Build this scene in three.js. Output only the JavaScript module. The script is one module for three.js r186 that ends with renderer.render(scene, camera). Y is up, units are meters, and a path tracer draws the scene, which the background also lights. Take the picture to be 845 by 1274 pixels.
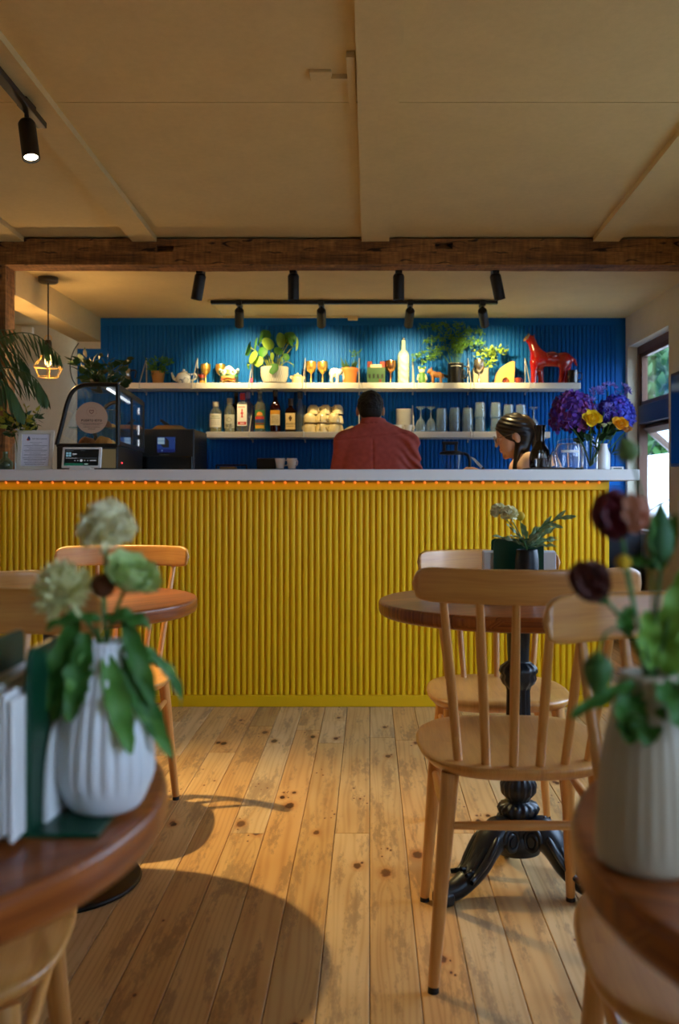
import * as THREE from 'three';
import { mergeGeometries, toCreasedNormals } from 'three/addons/utils/BufferGeometryUtils.js';
import { RoundedBoxGeometry } from 'three/addons/geometries/RoundedBoxGeometry.js';
import { ImprovedNoise } from 'three/addons/math/ImprovedNoise.js';
import { RectAreaLightUniformsLib } from 'three/addons/lights/RectAreaLightUniformsLib.js';
import { Brush, Evaluator, SUBTRACTION } from 'three-bvh-csg';

// ------------------------------------------------------------------ camera, sky, exposure
RectAreaLightUniformsLib.init();
const scene = new THREE.Scene();
const renderer = new THREE.WebGLRenderer({ antialias: true });
renderer.toneMapping = THREE.LinearToneMapping;
renderer.toneMappingExposure = 1.0;
renderer.shadowMap.enabled = true;
const camera = new THREE.PerspectiveCamera(2 * Math.atan(637 / 1240) * 180 / Math.PI, 845 / 1274, 0.05, 200);
camera.position.set(0, 1.015, 0);
camera.lookAt(0, 1.015, -5);
camera.setViewOffset(845, 1274, -37.5, 30, 845, 1274);   // the lens is shifted a little, the camera stays level
camera.focus = 3.3;
camera.userData.fStop = 4.6;
// overcast daylight, a little brighter overhead
{
  const W = 64, H = 32, d = new Float32Array(W * H * 4);
  for (let j = 0; j < H; j++) for (let i = 0; i < W; i++) {
    const up = Math.max(0, Math.sin((j / (H - 1) - 0.5) * Math.PI)), k = 10 * (0.75 + 0.25 * up), o = (j * W + i) * 4;
    d[o] = 0.58 * k; d[o + 1] = 0.81 * k; d[o + 2] = 1.15 * k; d[o + 3] = 1;
  }
  const t = new THREE.DataTexture(d, W, H, THREE.RGBAFormat, THREE.FloatType);
  t.mapping = THREE.EquirectangularReflectionMapping; t.magFilter = THREE.LinearFilter; t.needsUpdate = true;
  scene.background = t;
}

// ------------------------------------------------------------------ helpers
let seed = 20240611;
const rnd = () => { seed = (seed + 0x6d2b79f5) | 0; let t = Math.imul(seed ^ (seed >>> 15), 1 | seed); t = (t + Math.imul(t ^ (t >>> 7), 61 | t)) ^ t; return ((t ^ (t >>> 14)) >>> 0) / 4294967296; };
const rr = (a, b) => a + (b - a) * rnd();
const noise = new ImprovedNoise();
const V = (x, y, z) => new THREE.Vector3(x, y, z);
const lerp = (a, b, t) => a + (b - a) * t;
const clamp = (x, a = 0, b = 1) => Math.min(b, Math.max(a, x));
const sst = (a, b, x) => { const t = clamp((x - a) / (b - a)); return t * t * (3 - 2 * t); };
const used = {};
function numbered(name) { const n = used[name] = (used[name] ?? -1) + 1; return n ? name + '_' + String(n).padStart(3, '0') : name; }
function tagged(o, label, category, group, kind) { o.userData.label = label; o.userData.category = category; if (group) o.userData.group = group; if (kind) o.userData.kind = kind; return o; }
function thing(name, label, category, [x, y, z] = [0, 0, 0], turn = 0, group, kind) {
  const o = new THREE.Group(); o.name = numbered(name); scene.add(o);
  o.position.set(x, y, z); o.rotation.y = turn;
  return tagged(o, label, category, group, kind);
}
const clean = (g) => { g = g.index ? g.toNonIndexed() : g; for (const k of Object.keys(g.attributes)) if (!['position', 'normal', 'uv', 'color'].includes(k)) g.deleteAttribute(k); g.morphAttributes = {}; return g; };
function merge(list) { if (!Array.isArray(list)) return list; return list.length === 1 ? list[0] : mergeGeometries(list.map(clean), false); }
function obj(name, geos, material, parent = scene) {   // one named mesh
  const m = new THREE.Mesh(merge(geos), material);
  m.name = parent === scene ? numbered(name) : name; m.castShadow = m.receiveShadow = true; parent.add(m); return m;
}
function solo(name, label, category, geos, material, pos, turn = 0, group, kind) {   // a thing that is one mesh
  const m = obj(name, geos, material); if (pos) m.position.set(...pos); m.rotation.y = turn; return tagged(m, label, category, group, kind);
}
function dup(root, [x, y, z], turn, label, group) {
  const r = root.clone(); r.name = numbered(root.name.replace(/_\d{3}$/, '')); scene.add(r); r.position.set(x, y, z); r.rotation.y = turn;
  r.userData = { ...root.userData }; if (label) r.userData.label = label; if (group) r.userData.group = group; return r;
}
const T = (g, x = 0, y = 0, z = 0) => g.translate(x, y, z);
const bx = (w, h, d, x = 0, y = 0, z = 0) => T(new THREE.BoxGeometry(w, h, d), x, y, z);
const rb = (w, h, d, r, x = 0, y = 0, z = 0, s = 2) => T(new RoundedBoxGeometry(w, h, d, s, Math.min(r, w / 2.01, h / 2.01, d / 2.01)), x, y, z);
const cy = (r1, r2, h, x = 0, y = 0, z = 0, s = 20, open = false) => T(new THREE.CylinderGeometry(r1, r2, h, s, 1, open), x, y, z);   // r1 on top
const sp = (r, x = 0, y = 0, z = 0, s = 16) => T(new THREE.SphereGeometry(r, s, Math.ceil(s * 0.7)), x, y, z);
const la = (pts, s = 32) => new THREE.LatheGeometry(pts.map(([r, y]) => new THREE.Vector2(Math.max(r, 1e-4), y)), s);
const Yax = V(0, 1, 0);
function rod(a, b, r1, r2 = r1, s = 12) {   // tapered bar from a to b
  a = V(...a); b = V(...b); const d = b.clone().sub(a), g = new THREE.CylinderGeometry(r2, r1, d.length(), s);
  g.applyQuaternion(new THREE.Quaternion().setFromUnitVectors(Yax, d.normalize())); const c = a.add(b).multiplyScalar(0.5); return g.translate(c.x, c.y, c.z);
}
function tube(pts, r, seg = 24, s = 8, closed = false) { return new THREE.TubeGeometry(new THREE.CatmullRomCurve3(pts.map((p) => V(...p)), closed), seg, r, s, closed); }
function sweep(pts, radii, seg = 24, s = 10, squash = 1) {   // tube whose radius follows the list
  const c = new THREE.CatmullRomCurve3(pts.map((p) => V(...p))), g = new THREE.TubeGeometry(c, seg, 1, s), p = g.attributes.position, n = g.attributes.normal;
  for (let i = 0; i <= seg; i++) { const t = i / seg, q = c.getPointAt(t), f = t * (radii.length - 1), k = Math.min(radii.length - 2, Math.floor(f)), r = lerp(radii[k], radii[k + 1], f - k);
    for (let j = 0; j <= s; j++) { const o = i * (s + 1) + j; p.setXYZ(o, q.x + n.getX(o) * r, q.y + n.getY(o) * r * squash, q.z + n.getZ(o) * r); } }
  g.computeVertexNormals(); return g;
}
// closed loft: rings of [scale, y] of one outline, from the bottom middle to the top middle
function loft(outline, rings, n = 56) {
  const pos = [], uv = [], ix = [];
  rings.forEach(([s, y, f]) => { for (let i = 0; i <= n; i++) { const [x, z] = outline(i / n * Math.PI * 2); const Y = typeof y === 'function' ? y(x * s, z * s) : y; pos.push(x * s, Y, z * s); uv.push(z * s, x * s); } });
  for (let k = 0; k < rings.length - 1; k++) for (let i = 0; i < n; i++) { const a = k * (n + 1) + i, b = a + n + 1; ix.push(a, a + 1, b, a + 1, b + 1, b); }
  const g = new THREE.BufferGeometry(); g.setAttribute('position', new THREE.Float32BufferAttribute(pos, 3)); g.setAttribute('uv', new THREE.Float32BufferAttribute(uv, 2)); g.setIndex(ix); g.computeVertexNormals(); return g;
}
function surf(fn, nu, nv) {   // parametric sheet, fn(u, v) -> [x, y, z]
  const pos = [], uv = [], ix = [];
  for (let j = 0; j <= nv; j++) for (let i = 0; i <= nu; i++) { const p = fn(i / nu, j / nv); pos.push(...p); uv.push(i / nu, j / nv); }
  for (let j = 0; j < nv; j++) for (let i = 0; i < nu; i++) { const a = j * (nu + 1) + i, b = a + nu + 1; ix.push(a, a + 1, b, a + 1, b + 1, b); }
  const g = new THREE.BufferGeometry(); g.setAttribute('position', new THREE.Float32BufferAttribute(pos, 3)); g.setAttribute('uv', new THREE.Float32BufferAttribute(uv, 2)); g.setIndex(ix); g.computeVertexNormals(); return g;
}
// texture coordinates in metres, u along the grain axis
function metric(g, axis = 'x', ou = 0, ov = 0) {
  g = clean(g); const p = g.attributes.position, n = g.attributes.normal, uv = new Float32Array(p.count * 2), I = { x: 0, y: 1, z: 2 }[axis];
  for (let i = 0; i < p.count; i++) { const P = [p.getX(i), p.getY(i), p.getZ(i)], N = [n.getX(i), n.getY(i), n.getZ(i)].map(Math.abs); let m = N.indexOf(Math.max(...N)); const rest = [0, 1, 2].filter((k) => k !== m); const u = rest.includes(I) ? I : rest[0], v = rest.find((k) => k !== u); uv[2 * i] = P[u] + ou; uv[2 * i + 1] = P[v] + ov; }
  g.setAttribute('uv', new THREE.BufferAttribute(uv, 2)); return g;
}
function orient(g, at, dir, roll = 0) {   // turns the geometry's +y to dir
  g.rotateY(roll); g.applyQuaternion(new THREE.Quaternion().setFromUnitVectors(Yax, V(...dir).normalize())); return g.translate(...at);
}
function basis(g, at, dir, face) {   // +y to dir, +z as near as can be to face
  const y = V(...dir).normalize(), x = y.clone().cross(V(...face)).normalize(), z = x.clone().cross(y); g.applyMatrix4(new THREE.Matrix4().makeBasis(x, y, z)); return g.translate(...at);
}
// surface nets over a distance field
function sdf(fn, [x0, y0, z0], [x1, y1, z1], h) {
  const nx = Math.ceil((x1 - x0) / h) + 1, ny = Math.ceil((y1 - y0) / h) + 1, nz = Math.ceil((z1 - z0) / h) + 1, F = new Float32Array(nx * ny * nz), C = new Int32Array(nx * ny * nz).fill(-1), id = (i, j, k) => i + nx * (j + ny * k);
  for (let k = 0; k < nz; k++) for (let j = 0; j < ny; j++) for (let i = 0; i < nx; i++) F[id(i, j, k)] = fn(x0 + i * h, y0 + j * h, z0 + k * h);
  const pos = [], nor = [], uv = [], ix = [], E = [];
  for (let a = 0; a < 8; a++) for (const b of [1, 2, 4]) if (!(a & b)) E.push([a, a | b]);
  for (let k = 0; k < nz - 1; k++) for (let j = 0; j < ny - 1; j++) for (let i = 0; i < nx - 1; i++) {
    const v = []; let neg = 0; for (let c = 0; c < 8; c++) { v[c] = F[id(i + (c & 1), j + (c >> 1 & 1), k + (c >> 2))]; if (v[c] < 0) neg++; }
    if (!neg || neg === 8) continue; let X = 0, Y = 0, Z = 0, n = 0;
    for (const [a, b] of E) if ((v[a] < 0) !== (v[b] < 0)) { const t = v[a] / (v[a] - v[b]); X += lerp(a & 1, b & 1, t); Y += lerp(a >> 1 & 1, b >> 1 & 1, t); Z += lerp(a >> 2, b >> 2, t); n++; }
    C[id(i, j, k)] = pos.length / 3; const x = x0 + (i + X / n) * h, y = y0 + (j + Y / n) * h, z = z0 + (k + Z / n) * h, e = h * 0.5; pos.push(x, y, z); uv.push(x * 3, y * 3);
    const g = V(fn(x + e, y, z) - fn(x - e, y, z), fn(x, y + e, z) - fn(x, y - e, z), fn(x, y, z + e) - fn(x, y, z - e)).normalize(); nor.push(g.x, g.y, g.z);
  }
  const quad = (a, b, c, d, flip) => { if (a < 0 || b < 0 || c < 0 || d < 0) return; if (flip) ix.push(a, c, b, a, d, c); else ix.push(a, b, c, a, c, d); };
  for (let k = 1; k < nz - 1; k++) for (let j = 1; j < ny - 1; j++) for (let i = 1; i < nx - 1; i++) {
    const s = F[id(i, j, k)] < 0;
    if (s !== (F[id(i + 1, j, k)] < 0)) quad(C[id(i, j - 1, k - 1)], C[id(i, j, k - 1)], C[id(i, j, k)], C[id(i, j - 1, k)], !s);
    if (s !== (F[id(i, j + 1, k)] < 0)) quad(C[id(i - 1, j, k - 1)], C[id(i - 1, j, k)], C[id(i, j, k)], C[id(i, j, k - 1)], !s);
    if (s !== (F[id(i, j, k + 1)] < 0)) quad(C[id(i - 1, j - 1, k)], C[id(i, j - 1, k)], C[id(i, j, k)], C[id(i - 1, j, k)], !s);
  }
  const g = new THREE.BufferGeometry(); g.setAttribute('position', new THREE.Float32BufferAttribute(pos, 3)); g.setAttribute('normal', new THREE.Float32BufferAttribute(nor, 3)); g.setAttribute('uv', new THREE.Float32BufferAttribute(uv, 2)); g.setIndex(ix); return g;
}
const smin = (a, b, k) => { const h = clamp(0.5 + 0.5 * (b - a) / k); return lerp(b, a, h) - k * h * (1 - h); };
const smax = (a, b, k) => -smin(-a, -b, k);
function cap(x, y, z, a, b, ra, rb2 = ra) { const bx_ = b[0] - a[0], by = b[1] - a[1], bz = b[2] - a[2], px = x - a[0], py = y - a[1], pz = z - a[2], t = clamp((px * bx_ + py * by + pz * bz) / (bx_ * bx_ + by * by + bz * bz)); return Math.hypot(px - bx_ * t, py - by * t, pz - bz * t) - lerp(ra, rb2, t); }
function ell(x, y, z, c, r) { const a = (x - c[0]) / r[0], b = (y - c[1]) / r[1], d = (z - c[2]) / r[2], k0 = Math.hypot(a, b, d), k1 = Math.hypot(a / r[0], b / r[1], d / r[2]); return k1 < 1e-9 ? -Math.min(...r) : k0 * (k0 - 1) / k1; }
function colorize(g, fn) { g = clean(g); const p = g.attributes.position, c = new Float32Array(p.count * 3), k = new THREE.Color(); for (let i = 0; i < p.count; i++) { k.set(fn(p.getX(i), p.getY(i), p.getZ(i), i)); c[3 * i] = k.r; c[3 * i + 1] = k.g; c[3 * i + 2] = k.b; } g.setAttribute('color', new THREE.BufferAttribute(c, 3)); return g; }
// leaf or petal: grows along +y from the origin, faces +z
function blade({ len = 0.05, wid = 0.02, prof = (t) => Math.sin(Math.PI * Math.pow(t, 0.75)), bend = 0, cup = 0, wave = 0, waves = 3, nu = 4, nv = 7, tip = 0 }) {
  let y = 0, z = 0, ang = 0; const spine = [[0, 0, 0]];
  for (let i = 1; i <= nv; i++) { ang = bend * i / nv; y += Math.cos(ang) * len / nv; z += Math.sin(ang) * len / nv; spine.push([y, z, ang]); }
  return surf((u, v) => { const k = Math.round(v * nv), [Y, Z, A] = spine[k], s = (u - 0.5) * 2, w = wid * 0.5 * Math.max(0.02, prof(v)); const lift = cup * w * s * s + wave * Math.sin(v * waves * 6.283 + (s > 0 ? 0 : 1.7)) * Math.abs(s) * w; return [s * w, Y - Math.sin(A) * lift, Z + Math.cos(A) * lift]; }, nu, nv);
}

// ------------------------------------------------------------------ materials
const M = (color, roughness = 0.6, o = {}) => new THREE.MeshStandardMaterial({ color, roughness, ...o });
const MP = (color, roughness = 0.5, o = {}) => new THREE.MeshPhysicalMaterial({ color, roughness, ...o });
function pix(W, H, fn, srgb = true) {   // fn(i, j) -> [r, g, b] 0..255
  const d = new Uint8Array(W * H * 4);
  for (let j = 0; j < H; j++) for (let i = 0; i < W; i++) { const c = fn(i, j), o = (j * W + i) * 4; d[o] = clamp(c[0], 0, 255); d[o + 1] = clamp(c[1], 0, 255); d[o + 2] = clamp(c[2], 0, 255); d[o + 3] = 255; }
  const t = new THREE.DataTexture(d, W, H); t.wrapS = t.wrapT = THREE.RepeatWrapping; t.magFilter = THREE.LinearFilter; t.minFilter = THREE.LinearMipmapLinearFilter; t.generateMipmaps = true; if (srgb) t.colorSpace = THREE.SRGBColorSpace; t.needsUpdate = true; return t;
}
function canvas(W, H, draw) { const c = document.createElement('canvas'); c.width = W; c.height = H; draw(c.getContext('2d'), W, H); const t = new THREE.CanvasTexture(c); t.colorSpace = THREE.SRGBColorSpace; return t; }
const mix3 = (a, b, t) => [lerp(a[0], b[0], t), lerp(a[1], b[1], t), lerp(a[2], b[2], t)];
// knotty pine boards: eight strips of 0.1 m, 2.56 m long
const pineTex = (() => {
  const strips = []; for (let s = 0; s < 8; s++) { const ks = [], n = 3 + Math.floor(rnd() * 4); for (let k = 0; k < n; k++) { const u = rr(40, 2000), v = rr(14, 114); ks.push([u, v, rnd() < 0.5 ? rr(9, 21) : rr(2.5, 6), rnd()]); if (rnd() < 0.4) for (let q = 0; q < 3; q++) ks.push([u + rr(-60, 60), clamp(v + rr(-30, 30), 8, 120), rr(2, 4.5), rr(0.4, 1)]); } strips.push({ ks, tone: rr(-9, 9), ph: rr(0, 50), f: rr(0.16, 0.34), mid: rr(20, 108) }); }
  const t = pix(2048, 1024, (i, j) => {
    const s = strips[j >> 7], v = j & 127; let y = v, dark = 0, ring = 0, halo = 0;
    for (const [ku, kv, ks, kd] of s.ks) { const dx = (i - ku) / (ks * 3.4), dy = (v - kv) / (ks * 1.25); if (dx * dx > 9 || dy * dy > 12) continue; const r2 = dx * dx + dy * dy; y += Math.sign(v - kv || 1) * ks * 1.5 * Math.exp(-r2 * 0.55);
      const ex = (i - ku) / (ks * 1.25), ey = (v - kv) / ks, r = Math.hypot(ex, ey) + 0.18 * noise.noise(i * 0.11, v * 0.11, ku); if (r < 2.2) halo = Math.max(halo, 0.45 * (1 - sst(1.0, 2.2, r))); if (r < 1.35) { dark = Math.max(dark, (1 - sst(0.55, 1.0, r)) * (0.55 + 0.45 * kd)); halo = Math.max(halo, 1 - sst(0.8, 1.35, r)); ring = Math.sin(r * 16) * 0.5; } }
    const w = noise.noise(i * 0.0035, y * 0.012, s.ph) * 16, arch = Math.abs(y - s.mid + w) * (1 + 0.15 * noise.noise(i * 0.002, 3, s.ph));
    let g = Math.sin(arch * s.f * (1 + 0.35 * Math.sin(i * 0.0012 + s.ph))); g = Math.pow(clamp(0.5 + 0.5 * g), 3);
    const fib = noise.noise(i * 0.018, v * 0.9, s.ph) * 0.5 + noise.noise(i * 0.05, v * 2.1, s.ph + 9) * 0.3, cloud = noise.noise(i * 0.006, v * 0.02 + s.ph, 4.4), scuff = sst(0.05, 0.6, noise.noise(i * 0.004, v * 0.018 + s.ph * 3, 8.1) + 0.45 * noise.noise(i * 0.03, v * 0.09 + s.ph, 2.6) + 0.25 * noise.noise(i * 0.11, v * 0.3, s.ph));
    let c = mix3([216, 180, 128], [176, 130, 78], clamp(0.12 + g * (0.3 + 0.15 * cloud) + fib * 0.3 + cloud * 0.3)); c = c.map((x) => x + s.tone + fib * 12);
    c = mix3(c, [142, 112, 80], scuff * 0.55); c = mix3(c, [168, 104, 52], halo * 0.7); c = mix3(c, [58 + ring * 22, 30 + ring * 12, 14], dark); return c;
  }); t.repeat.set(1 / 2.56, 1 / 0.8); return t;
})();
function grainTex(a, b, f = 1, size = 512, line = 3) {   // plain straight-grained wood, about 0.6 m a side
  const t = pix(size, size, (i, j) => { const n = noise.noise(i * 0.006, j * 0.05 * f, 1.7), m = noise.noise(i * 0.02, j * 0.5 * f, 5.2), g = Math.sin((j * 0.09 * f + n * 4) * line) * 0.5 + 0.5; return mix3(a, b, clamp(0.25 + 0.35 * g * (0.5 + n) + 0.35 * m + 0.3 * n)); }); t.repeat.set(1 / 0.6, 1 / 0.6); return t;
}
const beechTex = grainTex([220, 158, 78], [194, 124, 50], 1.2);
const paleTex = grainTex([232, 200, 152], [214, 176, 124], 1.2);
const tableTex = (() => { const tones = []; for (let k = 0; k < 12; k++) tones.push([rr(-14, 18), rr(0, 99)]); const t = pix(1024, 1024, (i, j) => { const s = Math.floor(j / 85.4) % 12, [tn, ph] = tones[s], v = j % 85.4, n = noise.noise(i * 0.004, v * 0.04, ph), m = noise.noise(i * 0.015, v * 0.6, ph), g = Math.pow(0.5 + 0.5 * Math.sin(v * 0.22 + n * 9 + ph), 2); const c = mix3([178, 98, 34], [104, 46, 14], clamp(0.3 + 0.4 * g + 0.4 * m + 0.3 * n)); const seam = v < 1.2 ? 0.6 : 1; return c.map((x) => (x + tn) * seam); }); t.repeat.set(1, 1); return t; })();
const beamTex = (() => { const t = pix(1024, 512, (i, j) => { const n = noise.noise(i * 0.004, j * 0.02, 2.2), m = noise.noise(i * 0.02, j * 0.35, 7.7), saw = noise.noise(i * 0.09, j * 0.01, 3.3), crack = sst(0.93, 1, Math.sin(j * 0.05 + n * 6 + noise.noise(i * 0.01, j * 0.03, 1) * 3)) * sst(-0.1, 0.35, noise.noise(i * 0.007, j * 0.03, 12)); let c = mix3([176, 122, 66], [92, 58, 28], clamp(0.45 + 0.6 * n + 0.45 * m)); c = c.map((x) => x * (1 + saw * 0.18)); return mix3(c, [26, 14, 6], crack * 0.85); }); t.repeat.set(1 / 1.2, 1 / 0.6); return t; })();
const plasterTex = (() => { const t = pix(512, 512, (i, j) => { const n = noise.noise(i * 0.02, j * 0.02, 1.1) * 0.5 + noise.noise(i * 0.11, j * 0.11, 4.1) * 0.4 + noise.noise(i * 0.4, j * 0.4, 8) * 0.3, k = 235 + n * 10; return [k, k * 0.995, k * 0.985]; }); t.repeat.set(0.6, 0.6); return t; })();
const plasterBump = (() => { const t = pix(512, 512, (i, j) => { const n = 128 + 60 * (noise.noise(i * 0.03, j * 0.03, 6.1) * 0.6 + noise.noise(i * 0.2, j * 0.2, 2.1) * 0.5); return [n, n, n]; }, false); t.repeat.set(0.7, 0.7); return t; })();
const mPine = M(0xffffff, 0.5, { map: pineTex });
const pineTints = [0xffffff, 0xf4ead8, 0xfff2dc, 0xe9dcc6, 0xfbe6c8].map((c) => M(c, 0.5, { map: pineTex }));
const mBeech = MP(0xffffff, 0.42, { map: beechTex, clearcoat: 0.7, clearcoatRoughness: 0.38 });
const mPale = MP(0xffffff, 0.45, { map: paleTex, clearcoat: 0.2, clearcoatRoughness: 0.4 });
const mTable = MP(0xffffff, 0.36, { map: tableTex, specularIntensity: 0.7, clearcoat: 0.15, clearcoatRoughness: 0.15 });
const mBeam = M(0xffffff, 0.85, { map: beamTex, bumpMap: beamTex, bumpScale: 0.004 });
const mCeil = M(0xecd49a, 0.8, { map: plasterTex, bumpMap: plasterBump, bumpScale: 0.0012 });
const mWall = M(0xe6dfca, 0.85, { map: plasterTex, bumpMap: plasterBump, bumpScale: 0.001 });
const mWhiteWall = M(0xdfe0da, 0.8, { map: plasterTex });
const mBlue = MP(new THREE.Color().setRGB(0.004, 0.115, 0.42), 0.5, { specularIntensity: 0.25 });
const mYellow = MP(new THREE.Color().setRGB(0.78, 0.46, 0.004), 0.45, { specularIntensity: 0.6 });
const mSlab = MP(0xd9d6d2, 0.35, { clearcoat: 0.2, clearcoatRoughness: 0.2 });
const mBlack = M(0x0c0c0d, 0.45), mBlackMetal = M(0x121214, 0.38, { metalness: 0.4 }), mIron = MP(new THREE.Color().setRGB(0.012, 0.018, 0.026), 0.38, { metalness: 0.3, clearcoat: 0.3, clearcoatRoughness: 0.3 });
const mRubber = M(0x0a0a0a, 0.7), mWhite = M(0xe9e7e2, 0.4), mShelf = M(0xdcd8cc, 0.45), mChrome = M(0xd6d6d8, 0.18, { metalness: 1 }), mBracket = M(0xcfcbc2, 0.35, { metalness: 0.5 });
const mGlass = MP(0xffffff, 0.02, { transmission: 1, thickness: 0, ior: 1.45 });
const mSolidGlass = MP(0xffffff, 0.0, { transmission: 1, thickness: 0.02, ior: 1.5 });
const shell = (pts, wall = 0.0025, s = 32) => la([...pts, ...pts.map(([r, y], i) => [Math.max(r - wall, 0.0003), i < 2 ? y + wall * 1.6 : y]).reverse()], s);
const mThickGlass = MP(0xf2fbff, 0.03, { transmission: 1, thickness: 0, ior: 1.4 });
const mDarkGlass = MP(0x4a2c12, 0.04, { transmission: 1, thickness: 0, ior: 1.45 });
const mBrownFrame = M(0x5d3a24, 0.5), mGold = M(new THREE.Color().setRGB(0.83, 0.52, 0.12), 0.28, { metalness: 0.9 }), mSteel = M(0xb8b2aa, 0.25, { metalness: 0.95 });
const mCream = MP(0xdfcc98, 0.3, { clearcoat: 0.6, clearcoatRoughness: 0.15 }), mPorcelain = MP(0xf0efec, 0.25, { clearcoat: 0.7, clearcoatRoughness: 0.1 });
const leafy = (c, o = {}) => MP(c, 0.6, { transmission: 0.18, thickness: 0, side: THREE.DoubleSide, ...o });
const mLeaf = leafy(0x3f7a2a), mLeafDark = leafy(0x24481c), mLeafLight = leafy(0x86a838), mStem = M(0x4b7a34, 0.6), mPalm = leafy(0x3a5c28), mFern = leafy(0x5e8f34);
const mSoil = M(0x2b1d12, 0.95), mTerra = M(0xc9702f, 0.75), mNapkin = M(0xf1f0ee, 0.9), mGreenAcr = MP(new THREE.Color().setRGB(0.005, 0.055, 0.026), 0.35, { specularIntensity: 0.5 });

// ------------------------------------------------------------------ the setting
const DB = 7.2, HB = 2.24, XR = 1.846, XL = -3.2, ZF = 2.3;   // back wall distance, bar ceiling height, right wall, left wall, front wall
// floor of pine boards
{
  const fl = thing('floor', 'knotty pine floorboards running towards the yellow counter', 'floor', [0, 0, 0], 0, null, 'structure');
  obj('subfloor', bx(XR - XL + 0.6, 0.1, 10.2, (XR + XL) / 2, -0.068, -2.6), M(0x140d07, 0.9), fl);
  const W = 0.103, gap = 0.0016; let row = 0;
  const board = (w, l, ou, ov) => { const c = 0.0018, t = 0.018, x = w / 2, z = l / 2, P = [[-x, -t, -z], [x, -t, -z], [x, -t, z], [-x, -t, z], [-x, -c, -z], [x, -c, -z], [x, -c, z], [-x, -c, z], [-x + c, 0, -z + c], [x - c, 0, -z + c], [x - c, 0, z - c], [-x + c, 0, z - c]];
    const F = [[8, 11, 10, 9]]; for (let k = 0; k < 4; k++) { const n = (k + 1) % 4; F.push([4 + k, 8 + k, 8 + n, 4 + n], [k, 4 + k, 4 + n, n]); }
    const pos = [], uv = []; for (const [a, b, cc, d] of F) for (const q of [a, b, cc, a, cc, d]) { pos.push(...P[q]); uv.push(P[q][2] + l / 2 + ou, P[q][0] + w / 2 + ov); }
    const g = new THREE.BufferGeometry(); g.setAttribute('position', new THREE.Float32BufferAttribute(pos, 3)); g.setAttribute('uv', new THREE.Float32BufferAttribute(uv, 2)); g.computeVertexNormals(); return g; };
  const lay = (x, z0, z1) => { const l = z1 - z0 - gap, ou = rr(0, 2.5 - l), ov = Math.floor(rnd() * 8) * 0.1; const m = obj('plank', board(W - gap, l, Math.max(0, ou), ov - 0.0015), pineTints[Math.floor(rnd() * 5)], fl); m.position.set(x, 0, (z0 + z1) / 2); };
  for (let i = -31; i < 18; i++) { const x = (i + 0.5) * W; const cuts = (((i % 3) + 3) % 3 === 2) ? [-7.5, -5.3, -2.93, -0.55, 1.2, 2.3] : [-7.5, -6.4 + 0.5 * Math.sin(i * 7), -4.05 + 0.3 * Math.sin(i * 3), -1.75 + 0.12 * Math.sin(i * 5), 0.5, 2.3]; for (let k = 0; k < 5; k++) lay(x, cuts[k], cuts[k + 1]); row++; }
}
const wallThing = (name, label, geos, m = mWall) => solo(name, label, 'wall', geos.map((g) => metric(g, 'x')), m, null, 0, null, 'structure');
wallThing('wall_back', 'cream wall behind the blue panelling', [bx(XR + 0.13 + 2.12, HB + 0.2, 0.2, (XR + 0.13 - 2.12) / 2, (HB + 0.2) / 2, -DB - 0.1)]);
wallThing('wall_back_left', 'cream wall beyond the hanging palm leaves', [bx(1.4, 2.5, 0.2, -2.75, 1.25, -7.6)]);
wallThing('wall_left', 'plain cream wall at the side of the room', [bx(0.2, 2.7, 10.1, XL - 0.1, 1.35, -2.6)]);
wallThing('wall_front', 'plain cream wall facing the counter', [bx(XR - XL + 0.5, 2.7, 0.2, (XR + XL) / 2, 1.35, ZF + 0.1)]);
{ // right wall with the far window and a wide window beside the tables
  const t = 0.14, x = XR + t / 2, seg = (d0, d1, y0, y1) => bx(t, y1 - y0, d1 - d0, x, (y0 + y1) / 2, -(d0 + d1) / 2);
  wallThing('wall_right', 'cream side wall with deep window openings', [seg(7.13, 7.42, 0, 2.7), seg(6.15, 7.13, 0, 0.733), seg(6.15, 7.13, 2.02, 2.7), seg(4.4, 6.15, 0, 2.7), seg(2.0, 4.4, 0, 0.75), seg(2.0, 4.4, 2.1, 2.7), seg(0.2, 2.0, 0, 2.7), seg(-1.5, 0.2, 0, 0.75), seg(-1.5, 0.2, 2.1, 2.7), seg(-2.5, -1.5, 0, 2.7)]);
}
solo('wainscot', 'pale grey board lining low on the wall behind the palm', 'panelling', [bx(1.06, 1.95, 0.02, -2.66, 0.975, -7.49)], mWhiteWall, null, 0, null, 'structure');
// ceilings
const ceilY = (d) => 2.352 + 0.03 * (5.3 - d);   // the dining ceiling climbs gently towards the camera
{
  const c = thing('ceiling', 'cream panelled ceiling above the tables', 'ceiling', [0, 0, 0], 0, null, 'structure');
  const xs = [XL - 0.1, -1.92, -1.2, 0.03, 1.256, XR + 0.1], cuts = [[5.32, 3.592], [3.588, 0.9], [0.896, -2.4]];
  for (let i = 0; i < 5; i++) for (const [a, b] of cuts) { const g = bx(xs[i + 1] - xs[i], 0.08, a - b, 0, 0.04, 0); const m = obj('panel', metric(g, 'z', i * 0.37, a), mCeil, c); m.position.set((xs[i] + xs[i + 1]) / 2, ceilY((a + b) / 2), -(a + b) / 2); m.rotation.x = -Math.atan(0.03); }
  obj('roof_board', bx(XR - XL + 0.5, 0.05, 8.2, (XR + XL) / 2, 2.72, -1.5), mCeil, c);
  for (const [x0, x1] of [[-1.99, -1.838], [-1.262, -1.133], [-0.043, 0.104], [1.188, 1.325]]) { const m = obj('joist', metric(bx(x1 - x0, 0.05, 7.72, 0, -0.003, 0), 'z', x0), mCeil, c); m.position.set((x0 + x1) / 2, ceilY(1.44), -1.44); m.rotation.x = -Math.atan(0.03); }
}
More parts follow.
